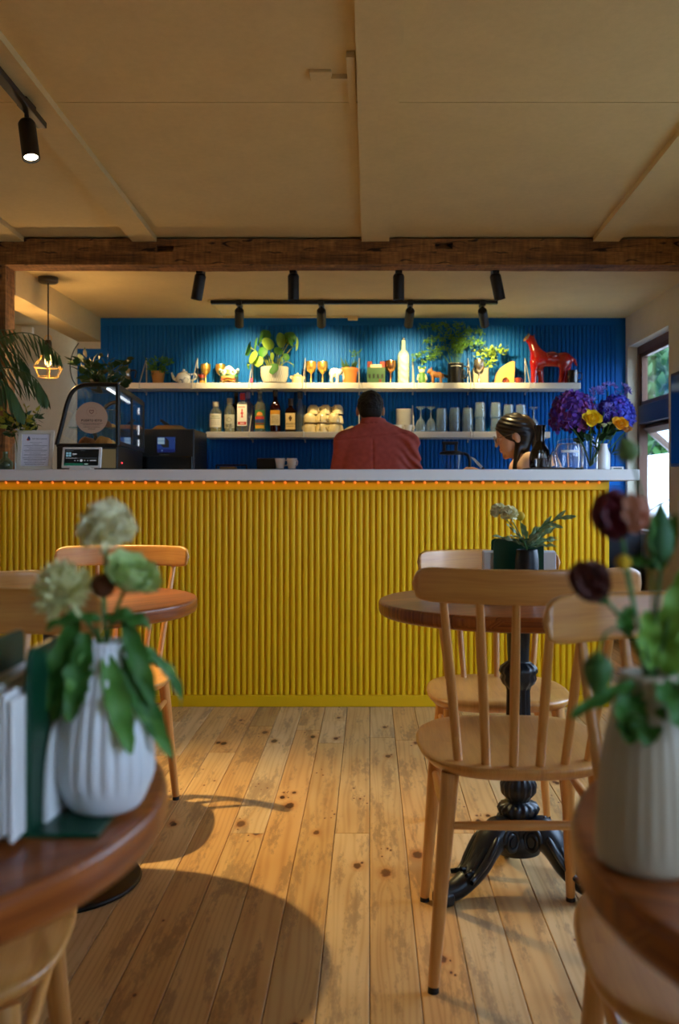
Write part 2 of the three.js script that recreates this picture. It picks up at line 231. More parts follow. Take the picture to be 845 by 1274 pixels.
solo('ceiling_bar', 'flat cream ceiling over the bar', 'ceiling', [metric(bx(XR - XL + 0.4, 0.1, 2.3, (XR + XL) / 2, HB + 0.05, -6.52), 'x')], mCeil, null, 0, null, 'structure');
solo('header', 'cream infill above the dark wooden beam', 'wall', [bx(XR - XL + 0.4, 0.5, 0.04, (XR + XL) / 2, 2.58, -5.43)], mCeil, null, 0, null, 'structure');
solo('soffit', 'boxed cream ceiling beam beside the pendant lamp', 'beam', [metric(rb(0.168, 0.17, 1.74, 0.004, -2.024, 2.155, -6.33), 'z')], mCeil, null, 0, null, 'structure');
// old timber beam with two mortises, and its post
{
  const L = XR - XL, g = new THREE.BoxGeometry(L, 0.137, 0.157, 220, 6, 6), p = g.attributes.position;
  for (let i = 0; i < p.count; i++) { const x = p.getX(i), y = p.getY(i), z = p.getZ(i), n = noise.noise(x * 2.2, y * 6, z * 6) * 0.004 + noise.noise(x * 9, y * 14, z * 14) * 0.0022; p.setXYZ(i, x, y + n * (Math.abs(y) > 0.06 ? 1 : 0.2), z + n * (Math.abs(z) > 0.07 ? 1 : 0.2)); }
  g.computeVertexNormals();
  const ev = new Evaluator(); ev.useGroups = false; let b = new Brush(g); const cx = (XR + XL) / 2;
  for (const [x, y] of [[-1.09, 0.016], [0.395, 0.03]]) { const h = new Brush(bx(0.094, 0.034, 0.09)); h.position.set(x - cx, y, 0.08); h.updateMatrixWorld(); b.updateMatrixWorld(); b = ev.evaluate(b, h, SUBTRACTION); }
  solo('timber_beam', 'old dark timber beam with two cut mortises spanning the room', 'beam', [metric(b.geometry, 'x')], mBeam, [cx, 2.271, -5.378], 0, null, 'structure');
  const q = new THREE.BoxGeometry(0.14, 2.2, 0.14, 4, 60, 4), r = q.attributes.position; for (let i = 0; i < r.count; i++) { const n = noise.noise(r.getX(i) * 8, r.getY(i) * 3, r.getZ(i) * 8) * 0.004; r.setX(i, r.getX(i) + n); } q.computeVertexNormals();
  solo('timber_post', 'old dark timber post standing under the beam', 'post', [metric(q, 'y')], mBeam, [-2.01, 1.1, -5.378], 0, null, 'structure');
}
// ribbed panelling: half-round ribs on a board inside a flat border
const ribGeo = (w, h, d) => { const s = new THREE.Shape(); s.moveTo(-w / 2, 0); for (let k = 0; k <= 6; k++) { const a = Math.PI * (1 - k / 6); s.lineTo(Math.cos(a) * w / 2, Math.pow(Math.sin(a), 0.75) * d); } s.lineTo(w / 2, 0); const g = new THREE.ExtrudeGeometry(s, { depth: h, bevelEnabled: false, curveSegments: 1 }); g.rotateX(-Math.PI / 2); g.rotateY(0); return toCreasedNormals(g.rotateY(0), 0.9); };
// extruded upwards, the half-round side facing +z
const rib = (w, h, d) => { const g = ribGeo(w, h, d); const p = g.attributes.position, n = g.attributes.normal; for (let i = 0; i < p.count; i++) { p.setZ(i, -p.getZ(i)); n.setZ(i, -n.getZ(i)); } const a = g.attributes.position.array; for (const at of Object.values(g.attributes)) { const s = at.itemSize, A = at.array; for (let t = 0; t < at.count; t += 3) for (let q = 0; q < s; q++) { const v = A[(t + 1) * s + q]; A[(t + 1) * s + q] = A[(t + 2) * s + q]; A[(t + 2) * s + q] = v; } } return g; };
{
  const c = thing('blue_panelling', 'blue ribbed panelling covering the wall behind the shelves', 'panelling', [0, 0, -DB], 0, null, 'structure');
  obj('backing', [bx(3.785, 1.62, 0.01, -0.0475, 1.43, 0.005), bx(0.168, 1.4, 0.01, -2.024, 1.317, 0.005)], mBlue, c);
  const b = 0.018; obj('border', [rb(3.785, 0.055, b, 0.003, -0.0475, HB - 0.0275, b / 2), rb(0.075, 1.025, b, 0.003, 1.8085, 1.6725, b / 2), rb(0.055, 0.1675, b, 0.003, -1.9125, 2.10125, b / 2), rb(0.223, 0.055, b, 0.003, -1.9965, 1.99, b / 2), rb(0.05, 0.802, b, 0.003, -2.083, 1.5615, b / 2), rb(3.954, 0.13, b, 0.003, -0.131, 1.095, b / 2)], mBlue, c);
  const gT = rib(0.0235, 1.03, 0.0115), gS = rib(0.0235, 0.806, 0.0115); let x = -2.04;
  for (; x < 1.765; x += 0.0296) { const short = x < -1.885; const m = obj('rib', short ? gS : gT, mBlue, c); m.position.set(x, 1.155, 0.01); }
}
// far window: brown frame, fixed upper pane, awning sash pushed open
{
  const w = thing('window_1', 'brown framed window with its lower sash pushed open', 'window', [XR + 0.1, 0, 0], 0, null, 'structure');
  const fx = 0, y0 = 0.733, y1 = 2.02, d0 = 6.15, d1 = 7.13, f = 0.05;
  obj('frame', [bx(0.06, f, d1 - d0, fx, y1 - f / 2, -(d0 + d1) / 2), bx(0.06, f, d1 - d0, fx, y0 + f / 2, -(d0 + d1) / 2), bx(0.06, y1 - y0, f, fx, (y0 + y1) / 2, -d0 - f / 2), bx(0.06, y1 - y0, f, fx, (y0 + y1) / 2, -d1 + f / 2)], mBrownFrame, w);
  obj('transom', rb(0.075, 0.13, d1 - d0 - 0.1, 0.006, fx, 1.53, -(d0 + d1) / 2), M(0x2d2f38, 0.45), w);
  const up = obj('upper_sash', [bx(0.04, 0.03, 0.88, fx, 1.955, -6.64), bx(0.04, 0.03, 0.88, fx, 1.61, -6.64), bx(0.04, 0.37, 0.035, fx, 1.78, -7.06), bx(0.04, 0.37, 0.035, fx, 1.78, -6.22)], mBrownFrame, w); obj('pane', bx(0.006, 0.32, 0.82, fx, 1.78, -6.64), mGlass, up);
  const s = obj('open_sash', [bx(0.045, 0.05, 0.88, 0, -0.025, 0), bx(0.045, 0.06, 0.88, 0, -0.64, 0), bx(0.045, 0.62, 0.045, 0, -0.33, -0.417), bx(0.045, 0.62, 0.045, 0, -0.33, 0.417)], M(0x6d5546, 0.5), w); s.position.set(fx + 0.01, 1.45, -6.64); s.rotation.z = 0.85; obj('pane', bx(0.006, 0.56, 0.8, 0, -0.33, 0), mGlass, s);
  obj('stay', [rod([fx + 0.01, 0.85, -7.0], [fx + 0.42, 1.08, -7.03], 0.006), rod([fx + 0.01, 0.85, -6.28], [fx + 0.42, 1.08, -6.25], 0.006)], mBracket, w);
  obj('sill', rb(0.24, 0.03, 1.0, 0.006, -0.0, 0.72, -6.64), mWhite, w);
}
for (const [n, d0, d1, label] of [[2, 2.0, 4.4, 'wide brown framed window in the side wall beside the tables'], [3, -1.5, 0.2, 'brown framed window in the side wall near the front']]) {
  const w = thing('window_' + n, label, 'window', [XR + 0.08, 0, 0], 0, null, 'structure');
  const y0 = 0.75, y1 = 2.1, f = 0.05, g = [bx(0.06, f, d1 - d0, 0, y1 - f / 2, -(d0 + d1) / 2), bx(0.06, f, d1 - d0, 0, y0 + f / 2, -(d0 + d1) / 2)];
  for (let k = 0; k <= 2; k++) g.push(bx(0.06, y1 - y0, f, 0, (y0 + y1) / 2, -lerp(d0 + f / 2, d1 - f / 2, k / 2)));
  obj('frame', g, mBrownFrame, w); for (let k = 0; k < 2; k++) obj('pane', bx(0.005, y1 - y0 - 2 * f, (d1 - d0) / 2 - f, 0, (y0 + y1) / 2, -lerp(d0, d1, (k + 0.5) / 2)), mGlass, w);
}

// ------------------------------------------------------------------ bar counter
{
  const X0 = -2.9, X1 = 1.11, D = 4.63, cx = (X0 + X1) / 2, L = X1 - X0;
  const c = thing('bar_counter', 'long bar counter clad in yellow ribbed panelling', 'counter', [0, 0, -D]);
  obj('carcass', bx(L, 1.05, 0.5, cx, 0.525, -0.26), mYellow, c);
  obj('kickboard', rb(L, 0.052, 0.018, 0.003, cx, 0.027, 0.008), mYellow, c); obj('fascia', rb(L, 0.045, 0.02, 0.003, cx, 1.0275, 0.008), mYellow, c); obj('corner_strip', rb(0.022, 0.96, 0.024, 0.003, X1 - 0.011, 0.53, 0.002), mYellow, c);
  const g = rib(0.0225, 0.953, 0.0115); let k = 0; for (let x = X1 - 0.04; x > -1.85; x -= 0.02856) { const m = obj('rib', g, mYellow, c); m.position.set(x - (k++ % 21 === 20 ? 0.002 : 0), 0.053, -0.01); }
  obj('countertop', rb(1.237 - X0 + 0.0, 0.052, 0.66, 0.006, (1.237 + X0) / 2, 1.074, -0.26), mSlab, c);
}
{ // string of tiny lights under the counter edge
  const s = thing('light_string', 'string of tiny amber lights under the counter edge', 'light string', [0, 1.04, -4.6]);
  obj('wire', bx(4.0, 0.004, 0.004, -0.9, 0.0045, 0), M(0x6b3a10, 0.6), s);
  const m = M(0xff7a1a, 0.4, { emissive: new THREE.Color().setRGB(1, 0.2, 0.02), emissiveIntensity: 1.2 }), g = sp(0.006, 0, 0, 0, 8);
  for (let x = 1.06; x > -1.85; x -= 0.0537) { const b = obj('bulb', g, m, s); b.position.x = x; }
  const l = new THREE.RectAreaLight(new THREE.Color().setRGB(1, 0.3, 0.03), 1.1, 2.9, 0.012); l.position.set(-0.4, 1.033, -4.6); l.lookAt(-0.4, 0.9, -4.66); scene.add(l);
}
// ------------------------------------------------------------------ chairs
function makeChair(material, label, group) {
  const t = thing('spindle_chair', label, 'chair', [0, 0, 0], 0, group);
  const outl = (a) => { const c = Math.cos(a), s = Math.sin(a), e = 2 / 3.1, x = 0.207 * Math.sign(c) * Math.pow(Math.abs(c), e), z = 0.222 * Math.sign(s) * Math.pow(Math.abs(s), e); return [x * (1 - 0.07 * clamp(-z / 0.222)), z - (z < 0 ? 0.012 * Math.cos(x * 7) : 0)]; };
  const dish = (x, z) => 0.449 - 0.010 * (1 - sst(0.05, 0.2, Math.hypot(x, z - 0.0))) + 0.006 * sst(0.1, 0.2, z);
  obj('seat', loft(outl, [[0.001, 0.418], [0.82, 0.418], [0.93, 0.425], [0.985, 0.437], [1, 0.444], [0.99, 0.449], [0.96, dish], [0.85, dish], [0.65, dish], [0.45, dish], [0.25, dish], [0.001, dish]], 64), material, t);
  const legG = [[[-0.147, 0.424, -0.155], [-0.183, 0.012, -0.19]], [[0.147, 0.424, -0.155], [0.183, 0.012, -0.19]], [[-0.15, 0.424, 0.16], [-0.176, 0.012, 0.245]], [[0.15, 0.424, 0.16], [0.176, 0.012, 0.245]]];
  for (const [a, b] of legG) { const l = obj('leg', metric(rod(a, b, 0.0185, 0.0115, 18), 'y', a[0], a[2]), material, t); obj('glide', cy(0.0105, 0.0115, 0.013, b[0], 0.0065, b[2], 14), mRubber, l); }
  const on = ([a, b], y) => { const k = (y - a[1]) / (b[1] - a[1]); return [0, 1, 2].map((i) => lerp(a[i], b[i], k)); };
  const str = (p, q) => { const m = [0, 1, 2].map((i) => (p[i] + q[i]) / 2); obj('stretcher', metric(merge([rod(p, m, 0.0075, 0.0105), rod(m, q, 0.0105, 0.0075)]), 'z'), material, t); };
  str(on(legG[0], 0.32), on(legG[1], 0.32)); str(on(legG[0], 0.335), on(legG[2], 0.33)); str(on(legG[1], 0.335), on(legG[3], 0.33));
  const railZ = (x) => -0.292 + 0.085 * Math.pow(x / 0.2, 2) * (1 - 0.12 * Math.abs(x / 0.2));
  for (const k of [-2.5, -1.5, -0.5, 0.5, 1.5, 2.5]) { const xb = k * 0.052, xt = k * 0.0672; obj('spindle', metric(sweep([[xb, 0.44, -0.198 + 0.045 * Math.pow(xb / 0.13, 2)], [lerp(xb, xt, 0.5), 0.615, lerp(-0.198 + 0.045 * Math.pow(xb / 0.13, 2), railZ(xt), 0.5)], [xt, 0.79, railZ(xt)]], [0.0092, 0.0098, 0.0075], 6, 12), 'y', k), material, t); }
  const rail = surf((u, v) => { const s = (u - 0.5) * 2, x = s * 0.226, q = sst(0.80, 1, Math.abs(s)), end = Math.sqrt(Math.max(0, 1 - Math.pow(clamp((Math.abs(s) - 0.8) / 0.2), 2.4))), fin = Math.abs(s) > 0.999 ? 0.02 : 1, th = lerp(0.0105, 0.0155, sst(0.60, 0.78, Math.abs(s))) * fin, up = 0.034 * lerp(end, 1, 0.12) * fin, dn = 0.034 * lerp(1, Math.max(0.3, end), 0.55) * fin, a = v * 2 * Math.PI, ca = Math.cos(a), sa = Math.sin(a), e = 0.36; const yy = (sa > 0 ? up : dn) * Math.sign(sa) * Math.pow(Math.abs(sa), e), zz = th * Math.sign(ca) * Math.pow(Math.abs(ca), e); return [x, 0.808 + yy, railZ(x) + zz - yy * 0.14]; }, 56, 24);
  { const p = rail.attributes.position, ix = [...rail.index.array]; rail.setIndex(ix.reverse()); rail.computeVertexNormals(); }
  obj('top_rail', metric(rail, 'x', 0.3), material, t); return t;
}
const chairSpots = [   // x, distance, turn, size, label
  [0.315, 2.2, Math.PI, 1.02, 'light beech spindle chair drawn up to the iron-footed table, back to the room'],
  [0.365, 2.865, 0, 0.975, 'light beech spindle chair between the iron-footed table and the yellow counter'],
  [0.465, 1.21, -0.06, 1.02, 'light beech spindle chair tucked under the table with the burgundy flowers'],
  [-0.81, 3.06, 0, 0.978, 'light beech spindle chair between the disc-footed table and the yellow counter'],
  [-0.90, 2.33, Math.PI, 1.0, 'light beech spindle chair drawn up to the disc-footed table, back to the room'],
  [-0.59, 1.26, 0.16, 1.02, 'light beech spindle chair tucked under the table with the cream flowers'],
];
for (const [x, d, turn, s, label] of chairSpots) { const c = makeChair(mBeech, label, 'spindle chairs at the round tables'); c.position.set(x, 0, -d); c.rotation.y = turn; c.scale.setScalar(s); }
// ------------------------------------------------------------------ tables
function tableTop(t, r = 0.362, y = 0.73, th = 0.036, turn = 0) { const c = (a) => [Math.cos(a) * r, Math.sin(a) * r]; const g = loft(c, [[0.001, y - th], [0.97, y - th], [0.99, y - th + 0.004], [1, y - th + 0.012], [1, y - 0.008], [0.995, y - 0.002], [0.98, y], [0.6, y], [0.001, y]], 96); const m = obj('tabletop', metric(g, 'x'), mTable, t); m.rotation.y = turn; return m; }
const flute = (pts, n, depth, seg = 96) => { const g = la(pts, seg), p = g.attributes.position; for (let i = 0; i < p.count; i++) { const x = p.getX(i), z = p.getZ(i), r = Math.hypot(x, z), a = Math.atan2(z, x), y = p.getY(i), k = depth(y) * (0.5 + 0.5 * Math.cos(a * n)); p.setX(i, x * (1 - k)); p.setZ(i, z * (1 - k)); } g.computeVertexNormals(); return g; };
{
  const t = thing('round_table', 'round wooden table on an ornate black cast iron pedestal', 'table', [0.379, 0, -2.54]); tableTop(t, 0.356, 0.73, 0.036, 0.5);
  obj('mounting_plate', cy(0.11, 0.11, 0.008, 0, 0.69, 0, 32), mIron, t);
  const pts = [[0.001, 0.686], [0.045, 0.686], [0.045, 0.67], [0.03, 0.66], [0.027, 0.575], [0.034, 0.57], [0.047, 0.56], [0.05, 0.548], [0.044, 0.54], [0.047, 0.53], [0.042, 0.518], [0.033, 0.51], [0.030, 0.5], [0.033, 0.3], [0.036, 0.29], [0.027, 0.28]];
  for (let y = 0.65; y > 0.58; y -= 0.01) pts.splice(4, 0); 
  obj('column', flute(pts, 14, (y) => (y < 0.505 && y > 0.295) || (y > 0.578 && y < 0.655) ? 0.14 : y > 0.515 && y < 0.572 ? 0.05 : 0), mIron, t);
  obj('lower_bulb', flute([[0.02, 0.29], [0.036, 0.283], [0.047, 0.262], [0.045, 0.24], [0.028, 0.222], [0.03, 0.217], [0.048, 0.212], [0.055, 0.2], [0.05, 0.187], [0.036, 0.18], [0.04, 0.176], [0.054, 0.168], [0.058, 0.156], [0.05, 0.146], [0.055, 0.138], [0.06, 0.12], [0.055, 0.09], [0.001, 0.085]], 16, (y) => (y > 0.225 && y < 0.285) || (y > 0.185 && y < 0.215) ? 0.09 : 0), mIron, t);
  for (let k = 0; k < 3; k++) { const l = new THREE.Group(); l.name = 'leg'; t.add(l); l.rotation.y = [Math.PI * 7 / 6, -Math.PI / 6, Math.PI / 2][k];
    l.scale.set(0.8, 1.1, 1.15); const path = [[0.03, 0.125, 0], [0.075, 0.135, 0], [0.115, 0.115, 0], [0.155, 0.075, 0], [0.2, 0.045, 0], [0.25, 0.027, 0], [0.285, 0.024, 0]];
    obj('limb', sweep(path, [0.03, 0.038, 0.036, 0.032, 0.027, 0.024, 0.019], 40, 14), mIron, l);
    obj('scroll', [tube(Array.from({ length: 26 }, (_, i) => { const a = i * 0.5, r = 0.03 - i * 0.001; return [0.066 + Math.cos(a) * r, 0.122 + Math.sin(a) * r, 0.034]; }), 0.007, 60, 8), tube(Array.from({ length: 26 }, (_, i) => { const a = i * 0.5, r = 0.03 - i * 0.001; return [0.066 + Math.cos(a) * r, 0.122 + Math.sin(a) * r, -0.034]; }), 0.007, 60, 8), cy(0.011, 0.011, 0.084, 0, 0, 0, 16).rotateX(Math.PI / 2).translate(0.066, 0.122, 0)], mIron, l);
    const ac = []; for (let q = -2; q <= 2; q++) { const off = q * 0.016, up = 0.034 - Math.abs(q) * 0.007; ac.push(sweep([[0.09, 0.13 + up * 0.7, off * 0.5], [0.125, 0.105 + up, off], [0.165, 0.066 + up, off * 1.05], [0.2, 0.04 + up * 0.85, off * 0.9], [0.222, 0.03 + up * 1.15, off * 1.2]], [0.004, 0.009, 0.009, 0.0075, 0.006], 18, 8)); }
    for (let q = 0; q < 7; q++) ac.push(sp(0.0055, 0.088 + q * 0.012, 0.168 - q * 0.0085 - (q > 3 ? (q - 3) * 0.004 : 0), 0, 8)); obj('acanthus_leaf', ac, mIron, l);
    obj('foot_pad', rb(0.05, 0.03, 0.046, 0.01, 0.288, 0.016, 0), mIron, l); }
}
function discTable(label, x, d, r, turn) { const t = thing('round_table', label, 'table', [x, 0, -d]); tableTop(t, r, 0.73, 0.038, turn); obj('mounting_plate', cy(0.1, 0.1, 0.008, 0, 0.688, 0, 32), mBlackMetal, t); obj('column', cy(0.028, 0.028, 0.66, 0, 0.355, 0, 24), mBlackMetal, t); obj('disc_base', la([[0.001, 0], [0.215, 0], [0.22, 0.006], [0.215, 0.014], [0.06, 0.03], [0.03, 0.045], [0.001, 0.045]], 64), mBlackMetal, t); return t; }
discTable('round wooden table with a black disc foot beside the yellow counter', -0.81, 2.56, 0.362, 0.9);
discTable('round wooden table holding the ribbed white vase of cream flowers', -0.56, 0.9, 0.37, 0.75);
discTable('round wooden table holding the beige vase of burgundy flowers', 0.555, 0.78, 0.39, -0.5);

// ------------------------------------------------------------------ lamps
const WARM = new THREE.Color().setRGB(1, 0.76, 0.34);
const mLens = (k) => M(0x201810, 0.4, { emissive: new THREE.Color().setRGB(1, 0.8, 0.52), emissiveIntensity: k });
// track head hanging from the ceiling: at = pivot under its adapter, to = point it aims at
function trackHead(at, to, { r = 0.03, len = 0.15, cd = 12, angle = 0.5, glow = 4, label, group, drop = 0.03 }) {
  const t = thing('track_spotlight', label, 'spotlight', at, 0, group), dir = V(...to).sub(V(...at)).normalize();
  obj('adapter', rb(0.036, 0.034, 0.1, 0.004, 0, drop + 0.01, 0), mBlack, t); obj('stem', rod([0, drop, 0], [0, -0.005, 0], 0.008), mBlack, t);
  const h = new THREE.Group(); h.name = 'head'; t.add(h); h.quaternion.setFromUnitVectors(V(0, -1, 0), dir);
  obj('housing', la([[0.001, 0.004], [r * 0.8, 0.002], [r, -0.01], [r, -len], [r * 0.86, -len], [r * 0.84, -len + 0.012], [0.001, -len + 0.012]], 28), mBlack, h);
  obj('lens', cy(r * 0.8, r * 0.8, 0.003, 0, -len + 0.01, 0, 24), mLens(glow), h);
  const l = new THREE.SpotLight(WARM, cd, 0, angle, 0.95, 2), p = V(...at).addScaledVector(dir, len + 0.004);
  l.position.copy(p); l.target.position.set(...to); l.castShadow = true; l.shadow.radius = 1; scene.add(l, l.target);
}
solo('lighting_track', 'black lighting track fixed under a ceiling joist', 'track', [rb(0.036, 0.022, 2.6, 0.003, 0, 0, 0)], mBlack, [-1.19, 2.369, -2.32]).rotation.x = -Math.atan(0.03);
trackHead([-1.205, 2.30, -3.5], [-0.72, 0, -2.85], { cd: 17, angle: 0.56, glow: 14, label: 'lit black cylinder spotlight under the ceiling joist', drop: 0.045 });
solo('lighting_track', 'long black lighting track above the bottle shelves', 'track', [rb(1.87, 0.022, 0.036, 0.003)], mBlack, [-0.1, 2.224, -6.5]);
const row2 = [[-0.85, -0.93, 1.8], [-0.315, -0.34, 1.8], [0.265, 0.23, 1.8], [0.735, 0.88, 1.8]];
const where2 = ['over the carved mask', 'over the gold goblets', 'over the clear bottle', 'over the leafy fern'];
row2.forEach(([x, tx, ty], i) => trackHead([x, 2.175, -6.5], [tx, ty, -7.12], { cd: 4.6, angle: 0.72, glow: 3, label: 'black cylinder spotlight on the long track aimed ' + where2[i], group: 'spotlights on the track above the shelves' }));
solo('lighting_track', 'black lighting track hidden behind the timber beam', 'track', [rb(1.87, 0.022, 0.036, 0.003)], mBlack, [-0.13, 2.229, -5.487]);
[[-0.93, -0.965], [-0.42, -0.42], [0.16, 0.16], [0.69, 0.73]].forEach(([x, tx], i) => trackHead([x, 2.19, -5.487], [tx, 2.0, -5.495], { r: 0.031, len: 0.14, cd: 3, angle: 0.5, glow: 2, label: 'black cylinder spotlight peeking below the timber beam, ' + ['tilted towards the oven', 'above the bottles', 'above the man', 'tilted towards the red horse'][i], group: 'spotlights behind the timber beam', drop: 0.005 }));
solo('cable_trunking', 'thin cream cable trunking running from the track to a small box', 'trunking', [bx(0.014, 0.012, 0.6, -1.05, 0, 0.3), bx(0.94, 0.012, 0.014, -0.58, 0, 0), rb(0.07, 0.03, 0.04, 0.004, -0.12, -0.008, 0)], mCeil, [0, 2.232, -7.1]);
solo('cable_trunking', 'cream trunking and junction plate beside the middle joist', 'trunking', [bx(0.026, 0.02, 0.42, -0.062, 0, 0), bx(0.06, 0.018, 0.022, -0.1, 0, 0.03), rb(0.075, 0.012, 0.075, 0.003, -0.165, 0.003, 0.04)], mCeil, [0, 2.403, -3.4]);
{ // pendant lamp
  const t = thing('pendant_lamp', 'glowing bulb pendant in a gold wire cage', 'lamp', [-1.871, 0, -5.8]);
  obj('canopy', la([[0.001, 2.205], [0.05, 2.207], [0.056, 2.215], [0.056, HB], [0.001, HB]], 28), M(0x5a5348, 0.5), t); obj('cable', rod([0, 1.87, 0], [0, 2.21, 0], 0.004), mBlack, t);
  obj('socket', la([[0.001, 1.875], [0.016, 1.875], [0.02, 1.86], [0.022, 1.815], [0.016, 1.805], [0.001, 1.805]], 20), M(0x3a2c18, 0.5), t);
  const cage = [], n = 6; const ring = (r, y) => cage.push(T(new THREE.TorusGeometry(r, 0.0022, 6, 36).rotateX(Math.PI / 2), 0, y, 0)); ring(0.02, 1.815); ring(0.058, 1.66);
  for (let k = 0; k < n; k++) { const a = k / n * 6.283 + 0.3, a2 = (k + 1) / n * 6.283 + 0.3, P = (r, y, q = a) => [Math.cos(q) * r, y, Math.sin(q) * r]; cage.push(rod(P(0.02, 1.815), P(0.088, 1.718), 0.002), rod(P(0.088, 1.718), P(0.058, 1.66), 0.002), rod(P(0.088, 1.718), P(0.088, 1.718, a2), 0.002)); }
  obj('wire_cage', cage, mGold, t); obj('hook_loop', T(new THREE.TorusGeometry(0.02, 0.0025, 6, 24), 0, 1.883, 0), mGold, t);
  obj('bulb', la([[0.001, 1.72], [0.008, 1.722], [0.017, 1.735], [0.02, 1.752], [0.016, 1.775], [0.011, 1.795], [0.001, 1.805]], 20), M(0xffd9a0, 0.3, { emissive: new THREE.Color().setRGB(1, 0.62, 0.25), emissiveIntensity: 6 }), t);
  const l = new THREE.PointLight(new THREE.Color().setRGB(1, 0.6, 0.25), 0.9); l.position.set(-1.871, 1.755, -5.8); l.castShadow = true; scene.add(l);
}
// ------------------------------------------------------------------ outside the windows
solo('paving', 'grey gravel yard outside the windows', 'yard', [bx(70, 0.2, 110, 37.2, -0.35, -25)], M(0x6e675c, 0.95), null, 0, null, 'structure');
solo('garden_wall', 'white rendered garden wall outside the far window', 'wall', [bx(0.2, 1.75, 26, 4.6, 0.6, -18), bx(0.3, 0.06, 26, 4.6, 1.5, -18)], M(0xf2f2ee, 0.8));
{
  const hill = surf((u, v) => [lerp(2, 60, u), -0.3 + 16 * sst(0, 1, v) + noise.noise(u * 9, v * 6, 2) * 0.8, -lerp(30, 62, v) - u * 2], 30, 20); solo('hillside', 'green wooded hillside beyond the trees', 'hill', [hill], M(0x24401f, 0.95, { side: THREE.DoubleSide }), null, 0, null, 'structure');
  const leaf = (r, n, hue) => { const gs = []; for (let k = 0; k < n; k++) { const a = rr(0, 6.283), b = Math.acos(rr(-0.8, 1)), d = V(Math.sin(b) * Math.cos(a), Math.cos(b), Math.sin(b) * Math.sin(a)), q = r * rr(0.7, 1.04) * (1 + 0.25 * noise.noise(d.x * 3 + hue, d.y * 3, d.z * 3)); gs.push(orient(blade({ len: rr(0.28, 0.5), wid: rr(0.16, 0.3), bend: rr(0.2, 1), nu: 2, nv: 3 }), [d.x * q, d.y * q * 1.25, d.z * q], [d.x + rr(-0.7, 0.7), d.y + rr(-0.7, 0.5), d.z + rr(-0.7, 0.7)], rr(0, 6))); } return merge(gs); };
  const G = [leaf(1.9, 1700, 0), leaf(1.9, 1700, 7)];
  const spots = [[7.3, 2.4, -24, 0.9, 'bright green leafy tree just behind the white garden wall', 0x2c5a1a], [11.8, 2.6, -30, 0.95, 'yellow-green leafy tree between the garden wall and the hillside', 0x44661c], [7.4, 3.6, -29.6, 0.95, 'blue-green leafy tree at the foot of the hillside', 0x1c4430], [18, 4.4, -38, 1.4, 'tall mid-green tree at the hillside edge', 0x285220], [9.6, 4.8, -37, 1.7, 'large dark green tree standing on the hillside', 0x1e3e1c]];
  spots.forEach(([x, y, z, s, label, c], i) => { const t = thing('garden_tree', label, 'tree', [x, -0.3, z], i, 'trees outside the far window'); obj('crown', G[i % 2].clone().scale(s, s, s).translate(0, y + 0.3, 0), leafy(c), t); obj('trunk', rod([0, 0, 0], [0, y + 0.3, 0], 0.2 * s, 0.1 * s), mBrownFrame, t); });
}

// ------------------------------------------------------------------ wall shelves
const YU = 1.749, YL = 1.407, DS = 7.07;   // tops of the two shelves, distance of the things on them
function shelf(label, x0, x1, top, seams, brackets) {
  const t = thing('wall_shelf', label, 'shelf', [0, top, -7.07]); const e = [x0, ...seams, x1];
  for (let i = 0; i < e.length - 1; i++) obj('board', rb(e[i + 1] - e[i] - 0.002, 0.042, 0.235, 0.004, (e[i] + e[i + 1]) / 2, -0.021, 0.0), mShelf, t);
  for (const x of brackets) obj('bracket', [rod([x, -0.06, -0.112], [x, 0.2, -0.112], 0.004, 0.004, 8), rod([x, 0.2, -0.112], [x, 0.002, 0.1], 0.0035, 0.0035, 8), rod([x, 0.002, 0.119], [x, -0.044, 0.119], 0.0035, 0.0035, 8), rod([x, -0.044, 0.119], [x, -0.05, -0.112], 0.0035, 0.0035, 8), sp(0.006, x, -0.06, -0.112, 8)], mBracket, t);
}
const br = [-1.608, -1.24, -0.842, -0.465, -0.075, 0.31, 0.708, 1.12];
shelf('long white upper shelf crowded with plants and ornaments', -1.75, 1.475, YU, br.slice(1, 7).map((x) => x + 0.02), br);
shelf('white lower shelf holding bottles, mugs and glasses', -1.145, 1.262, YL, [-0.84, -0.45, 0.305, 0.72], br.slice(2, 8));

// ------------------------------------------------------------------ things on the upper shelf
const up = (x, dz = 0) => [x, YU, -DS + dz];
const paintTex = (w, h, bg, f) => canvas(w, h, (c) => { c.fillStyle = bg; c.fillRect(0, 0, w, h); f(c); });
{ const t = thing('moka_pot', 'small steel moka pot at the end of the upper shelf', 'coffee pot', up(-1.72)); obj('boiler', la([[0.001, 0], [0.034, 0], [0.036, 0.006], [0.029, 0.055], [0.001, 0.055]], 8), mSteel, t); obj('top_chamber', la([[0.001, 0.055], [0.028, 0.055], [0.026, 0.062], [0.035, 0.108], [0.001, 0.112]], 8), mSteel, t); obj('lid_knob', sp(0.008, 0, 0.118, 0), mBlack, t); obj('handle', tube([[0.033, 0.1, 0], [0.06, 0.098, 0], [0.058, 0.06, 0], [0.054, 0.045, 0]], 0.005), mBlack, t); obj('spout', rod([-0.028, 0.088, 0], [-0.046, 0.108, 0], 0.009, 0.004), mSteel, t); }
function tuft(n, h, spread, leafLen, leafWid, y0, o = {}) { const g = []; for (let i = 0; i < n; i++) { const a = rr(0, 6.283), r = spread * Math.sqrt(rnd()), y = y0 + rr(0.1, 1) * h; g.push(orient(blade({ len: leafLen * rr(0.6, 1.2), wid: leafWid * rr(0.7, 1.2), bend: rr(0.2, 1), nu: 2, nv: 3, ...o }), [Math.cos(a) * r * (0.4 + 0.6 * (y - y0) / h), y, Math.sin(a) * r * (0.4 + 0.6 * (y - y0) / h)], [Math.cos(a) * rr(0.2, 1), rr(-0.2, 1), Math.sin(a) * rr(0.2, 1)], rr(0, 6))); } return merge(g); }
